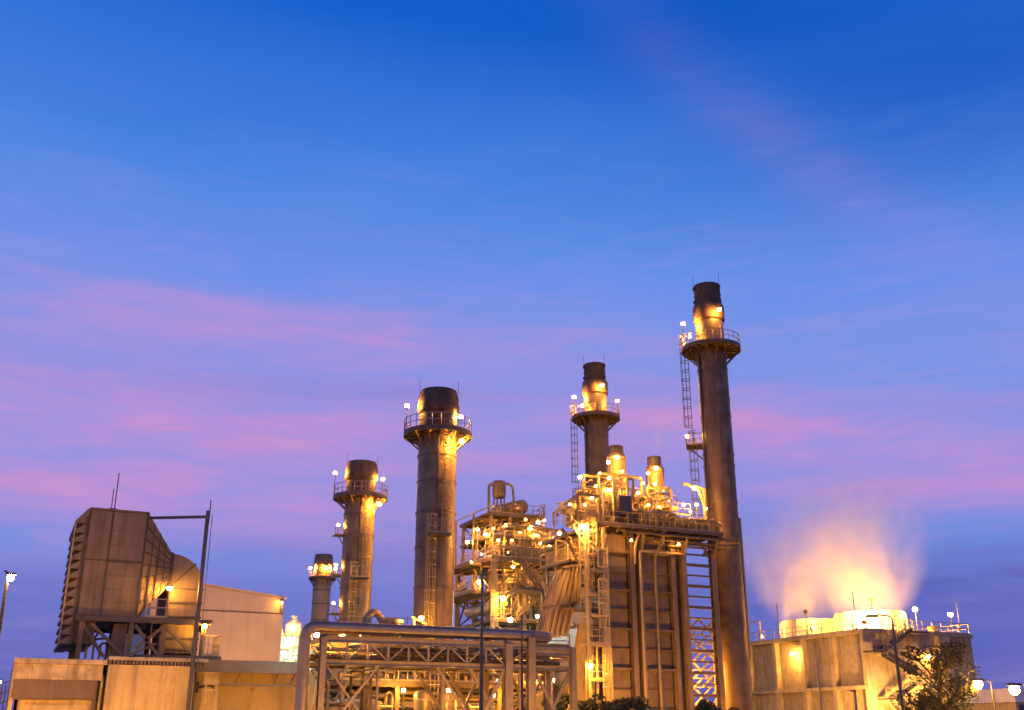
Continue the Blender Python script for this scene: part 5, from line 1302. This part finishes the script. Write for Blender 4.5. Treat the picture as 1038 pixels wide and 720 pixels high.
p = at_y(913, 693, CY - .9); floodlight('floodlight under the second stair flight of the cooling tower', (p.x, CY - 1.6, 4.6), (p.x + .4, CY, 6.4), 4500, .5, .1, c=WARM, group=GT)
p = at_y(931, 684, CY - .9); floodlight('floodlight above the lower landing of the cooling tower stair', (p.x, CY - 2.0, 6.1), (p.x, CY, 7.3), 4500, .5, .1, c=WARM, group=GT)

# ------------------------------------------------------------------ street lamps in view
cr = Vector((cos(YAW), -sin(YAW), 0))
p = at_d(11, 584, 46); street_lamp('tall street lamp at the open side of the low blocks', p, cr, 12000, .12, r=.15)
p = at_d(-1, 691, 150); street_lamp('distant street lamp low beyond the yard fence', p, cr, 3000, .8, r=.3)
p = at_d(991, 692, 74); street_lamp('bright street lamp beside the tree at the cooling tower', p, -cr, 6000, .9, r=.3)
p = at_d(1028, 697, 70); street_lamp('brightest street lamp in front of the white shed', p, -cr, 7000, .9, r=.32)
for px, py, rr, lab in ((489, 580, .075, 'tall slim dark pole standing in front of the pipe bridge'), (529, 626, .05, 'shorter thin dark pole in front of the paired bridge columns')):
    p = at_d(px, py, 50); q = thing('slim_pole', lab, 'pole', (p.x, p.y, 0))
    G().rev(p.x, p.y, [(rr * 1.5, 0), (rr * 1.4, .5), (rr * 1.05, p.z * .6), (rr * .8, p.z)], 10).build('pole', 'post', q, smooth=True)
    G().rev(p.x, p.y, [(rr * 1.2, p.z + .001), (rr * 1.2, p.z + .08), (.01, p.z + .16)], 10).build('cap', 'post', q)
p = at_d(884, 627, 62); street_lamp('unlit lamp post with a long arm in front of the cooling tower corner', (p.x, p.y, p.z), -cr, reach=1.15, lit=False)
p = at_d(828, 672, 80); q = thing('bollard_post', 'pale slim post in front of the panelled cooling tower flank', 'post', (p.x, p.y, 0))
G().tube([(p.x, p.y, 0), (p.x, p.y, p.z)], .09, 8).build('pole', 'light_steel', q); G().rev(p.x, p.y, [(.13, p.z), (.13, p.z + .1), (.03, p.z + .2)], 8).build('cap', 'light_steel', q)
p = at_d(866, 700, 80); q = thing('bollard_post', 'shorter pale post near the cooling tower corner', 'post', (p.x, p.y, 0))
G().tube([(p.x, p.y, 0), (p.x, p.y, p.z)], .1, 8).build('pole', 'light_steel', q); bar('crossbar', 'light_steel', q, (p.x - .4, p.y, p.z - .05), (p.x + .12, p.y, p.z - .05), .14)

# unseen road lamps and ground floodlights, added as fill for the plant fronts
for X, Y, z, s, l in ((-42, 30, 8.5, 26000, 'on the verge past the low control block'), (-30, -8, 8.5, 24000, 'farthest along the road behind the low control block side'), (-8, -12, 8.5, 24000, 'behind the viewpoint, nearer the filter house'),
        (14, -12, 8.5, 24000, 'behind the viewpoint, nearer the boiler'), (36, -8, 8.5, 24000, 'behind the viewpoint, nearer the cooling tower'), (58, 28, 8.5, 24000, 'on the verge past the white shed')):
    a, b = X * cos(YAW) + Y * sin(YAW), -X * sin(YAW) + Y * cos(YAW)
    street_lamp('added unseen road lamp ' + l, (a, b, z), (0, 1), s, 1.2, group='added fill lamps out of view', r=.32)
for x, y, tx, ty, tz, s, l in ((3.0, 56, 3.5, 63, 6, 1800, 'low control block fascia'), (7.5, 55.5, 7.5, 63, 5, 2600, 'plain amber generator block'), (13.0, 58, 13, 65, 4, 1500, 'wall under the brown canopy'),
        (-3, 61, 2.6, 68, 10, 3500, 'louvred end of the filter house'), (13, 88, 14, 101, 9, 5500, 'turbine hall wall behind the curved duct'), (19, 90, 19, 101, 9, 5500, 'turbine hall wall nearer its corner'),
        (34, 70, 33, 80, 14, 5000, 'shaft of the largest barrel-headed stack'), (38, 76.5, 43, 79.5, 11, 8000, 'ribbed hoppers of the boiler inlet'), (43.5, 71.5, 47, YB, 8, 5600, 'first casing bay of the boiler'),
        (48.0, 71.5, 52, YB, 8, 5600, 'second casing bay of the boiler'), (42, 158, 44.5, 169, 18, 9000, 'shaft of the farthest small stack'), (33, 96, 32, 106, 16, 4000, 'shaft of the middle-sized stack'),
        (58.5, 76, 60.5, 82, 9, 2600, 'foot of the tallest stack'), (72, 86, 79, 92, 7, 2000, 'cooling tower flank near its corner'), (73, 93, 79, 98, 7, 2000, 'cooling tower flank at its far end'),
        (21, 50.5, 21, 55, 5, 1400, 'middle of the pipe bridge'), (16, 50, 15.5, 55, 4, 1400, 'elbow end of the pipe bridge'), (26.8, 50, 26.8, 55, 5, 1400, 'paired columns of the pipe bridge')):
    floodlight('added unseen floodlight aimed at the ' + l, (x, y, 1.1), (tx, ty, tz), s, .6, .1 if y > 48 and x > -4 else 0, group='added fill floodlights')  # added out of view, each one to brighten its target

# ------------------------------------------------------------------ steam
def steam(name, label, cx, cy_, z0, prof, dens, scale, seed, lean=(0, 0), aniso=.2):
    """rising plume: a closed skin of rings; the density thins toward the skin and with height"""
    g = G(); n = 20; base = 0
    for i, (r, h) in enumerate(prof):
        k = h / prof[-1][1]
        for j in range(n):
            a = 2 * pi * j / n; w = r * (1 + .12 * sin(3 * a + i + seed))
            g.v.append((cx + lean[0] * k ** 1.3 + w * cos(a), cy_ + lean[1] * k ** 1.3 + w * sin(a), z0 + h))
    for i in range(len(prof) - 1):
        for j in range(n):
            j2 = (j + 1) % n; g.f.append((i * n + j, i * n + j2, (i + 1) * n + j2, (i + 1) * n + j))
    g.f.append(tuple(range(n))[::-1]); g.f.append(tuple((len(prof) - 1) * n + j for j in range(n)))
    mt = bpy.data.materials.new('steam'); mt.use_nodes = True; nt = mt.node_tree; N = nt.nodes; L = nt.links; N.clear()
    out = N.new('ShaderNodeOutputMaterial'); pv = N.new('ShaderNodeVolumePrincipled')
    pv.inputs['Color'].default_value = (.97, .96, .95, 1); pv.inputs['Anisotropy'].default_value = aniso
    L.new(pv.outputs[0], out.inputs['Volume'])
    tc = N.new('ShaderNodeTexCoord')
    def m(op, a, b=0.0, clamp=False):
        q = N.new('ShaderNodeMath'); q.operation = op; q.use_clamp = clamp
        for v, s in ((a, q.inputs[0]), (b, q.inputs[1])):
            if isinstance(v, (int, float)): s.default_value = v
            else: L.new(v, s)
        return q.outputs[0]
    sp = N.new('ShaderNodeSeparateXYZ'); L.new(tc.outputs['Object'], sp.inputs[0])
    Hh = prof[-1][1]
    k = m('DIVIDE', sp.outputs[2], Hh, True)
    kp = m('POWER', k, 1.3)
    dx = m('SUBTRACT', sp.outputs[0], m('MULTIPLY', kp, lean[0])); dy = m('SUBTRACT', sp.outputs[1], m('MULTIPLY', kp, lean[1]))
    rr = m('SQRT', m('ADD', m('MULTIPLY', dx, dx), m('MULTIPLY', dy, dy)))
    cr_ = N.new('ShaderNodeFloatCurve'); c = cr_.mapping.curves[0]
    rm = max(r for r, h in prof)
    c.points[0].location = (0, prof[0][0] / rm); c.points[1].location = (1, prof[-1][0] / rm)
    for r, h in prof[1:-1]: c.points.new(h / Hh, r / rm)
    cr_.mapping.update(); L.new(k, cr_.inputs[1])
    rad = m('MULTIPLY', cr_.outputs[0], rm * .86)
    edge = N.new('ShaderNodeMapRange'); edge.interpolation_type = 'SMOOTHSTEP'
    edge.inputs[1].default_value = 1.0; edge.inputs[2].default_value = 0.0
    L.new(m('DIVIDE', rr, rad), edge.inputs[0])
    ns = N.new('ShaderNodeTexNoise'); ns.inputs['Scale'].default_value = scale; ns.inputs['Detail'].default_value = 4; ns.inputs['Distortion'].default_value = .6
    mp = N.new('ShaderNodeMapping'); mp.inputs['Location'].default_value = (seed, seed * 2, 0); mp.inputs['Scale'].default_value = (1, 1, .55)
    L.new(tc.outputs['Object'], mp.inputs[0]); L.new(mp.outputs[0], ns.inputs['Vector'])
    nr = N.new('ShaderNodeMapRange'); nr.inputs[1].default_value = .36; nr.inputs[2].default_value = .66; L.new(ns.outputs[0], nr.inputs[0])
    nz = m('ADD', m('MULTIPLY', nr.outputs[0], 1.05), .06)
    fade = m('POWER', m('SUBTRACT', 1.0, k, True), 1.1)
    L.new(m('MULTIPLY', m('MULTIPLY', m('MULTIPLY', edge.outputs[0], nz), fade), dens), pv.inputs['Density'])
    o = g.build(name, mt, None, (cx, cy_, z0)); o['kind'] = 'stuff'; tag(o, label, 'steam')
    return o
steam('steam', 'glowing amber steam rising from the near fan cowl of the cooling tower', 84.6, 88.9, CZ + 1.3, [(3.3, 0), (5.6, 1.5), (8, 4), (10.5, 8), (12.5, 12), (12, 17)], .32, .30, 3.0, (-1.0, 1.0))
steam('steam', 'thinner steam drifting from the far fan cowl of the cooling tower', 84.6, 98.2, CZ + 1.3, [(3.3, 0), (5.8, 1.5), (8.6, 4), (10.5, 7), (12, 10), (11, 14)], .32, .30, 8.0, (-1.5, 2.0))
p = at_y(663.5, 464, YB + 3)
steam('steam', 'small pink wisp of steam from the second vent silencer', p.x, YB + 3, p.z - .2, [(.5, 0), (.6, .8), (.9, 2), (1.3, 3.6), (1.2, 4.6)], 1.0, .8, 5.0, (1.0, -.3))
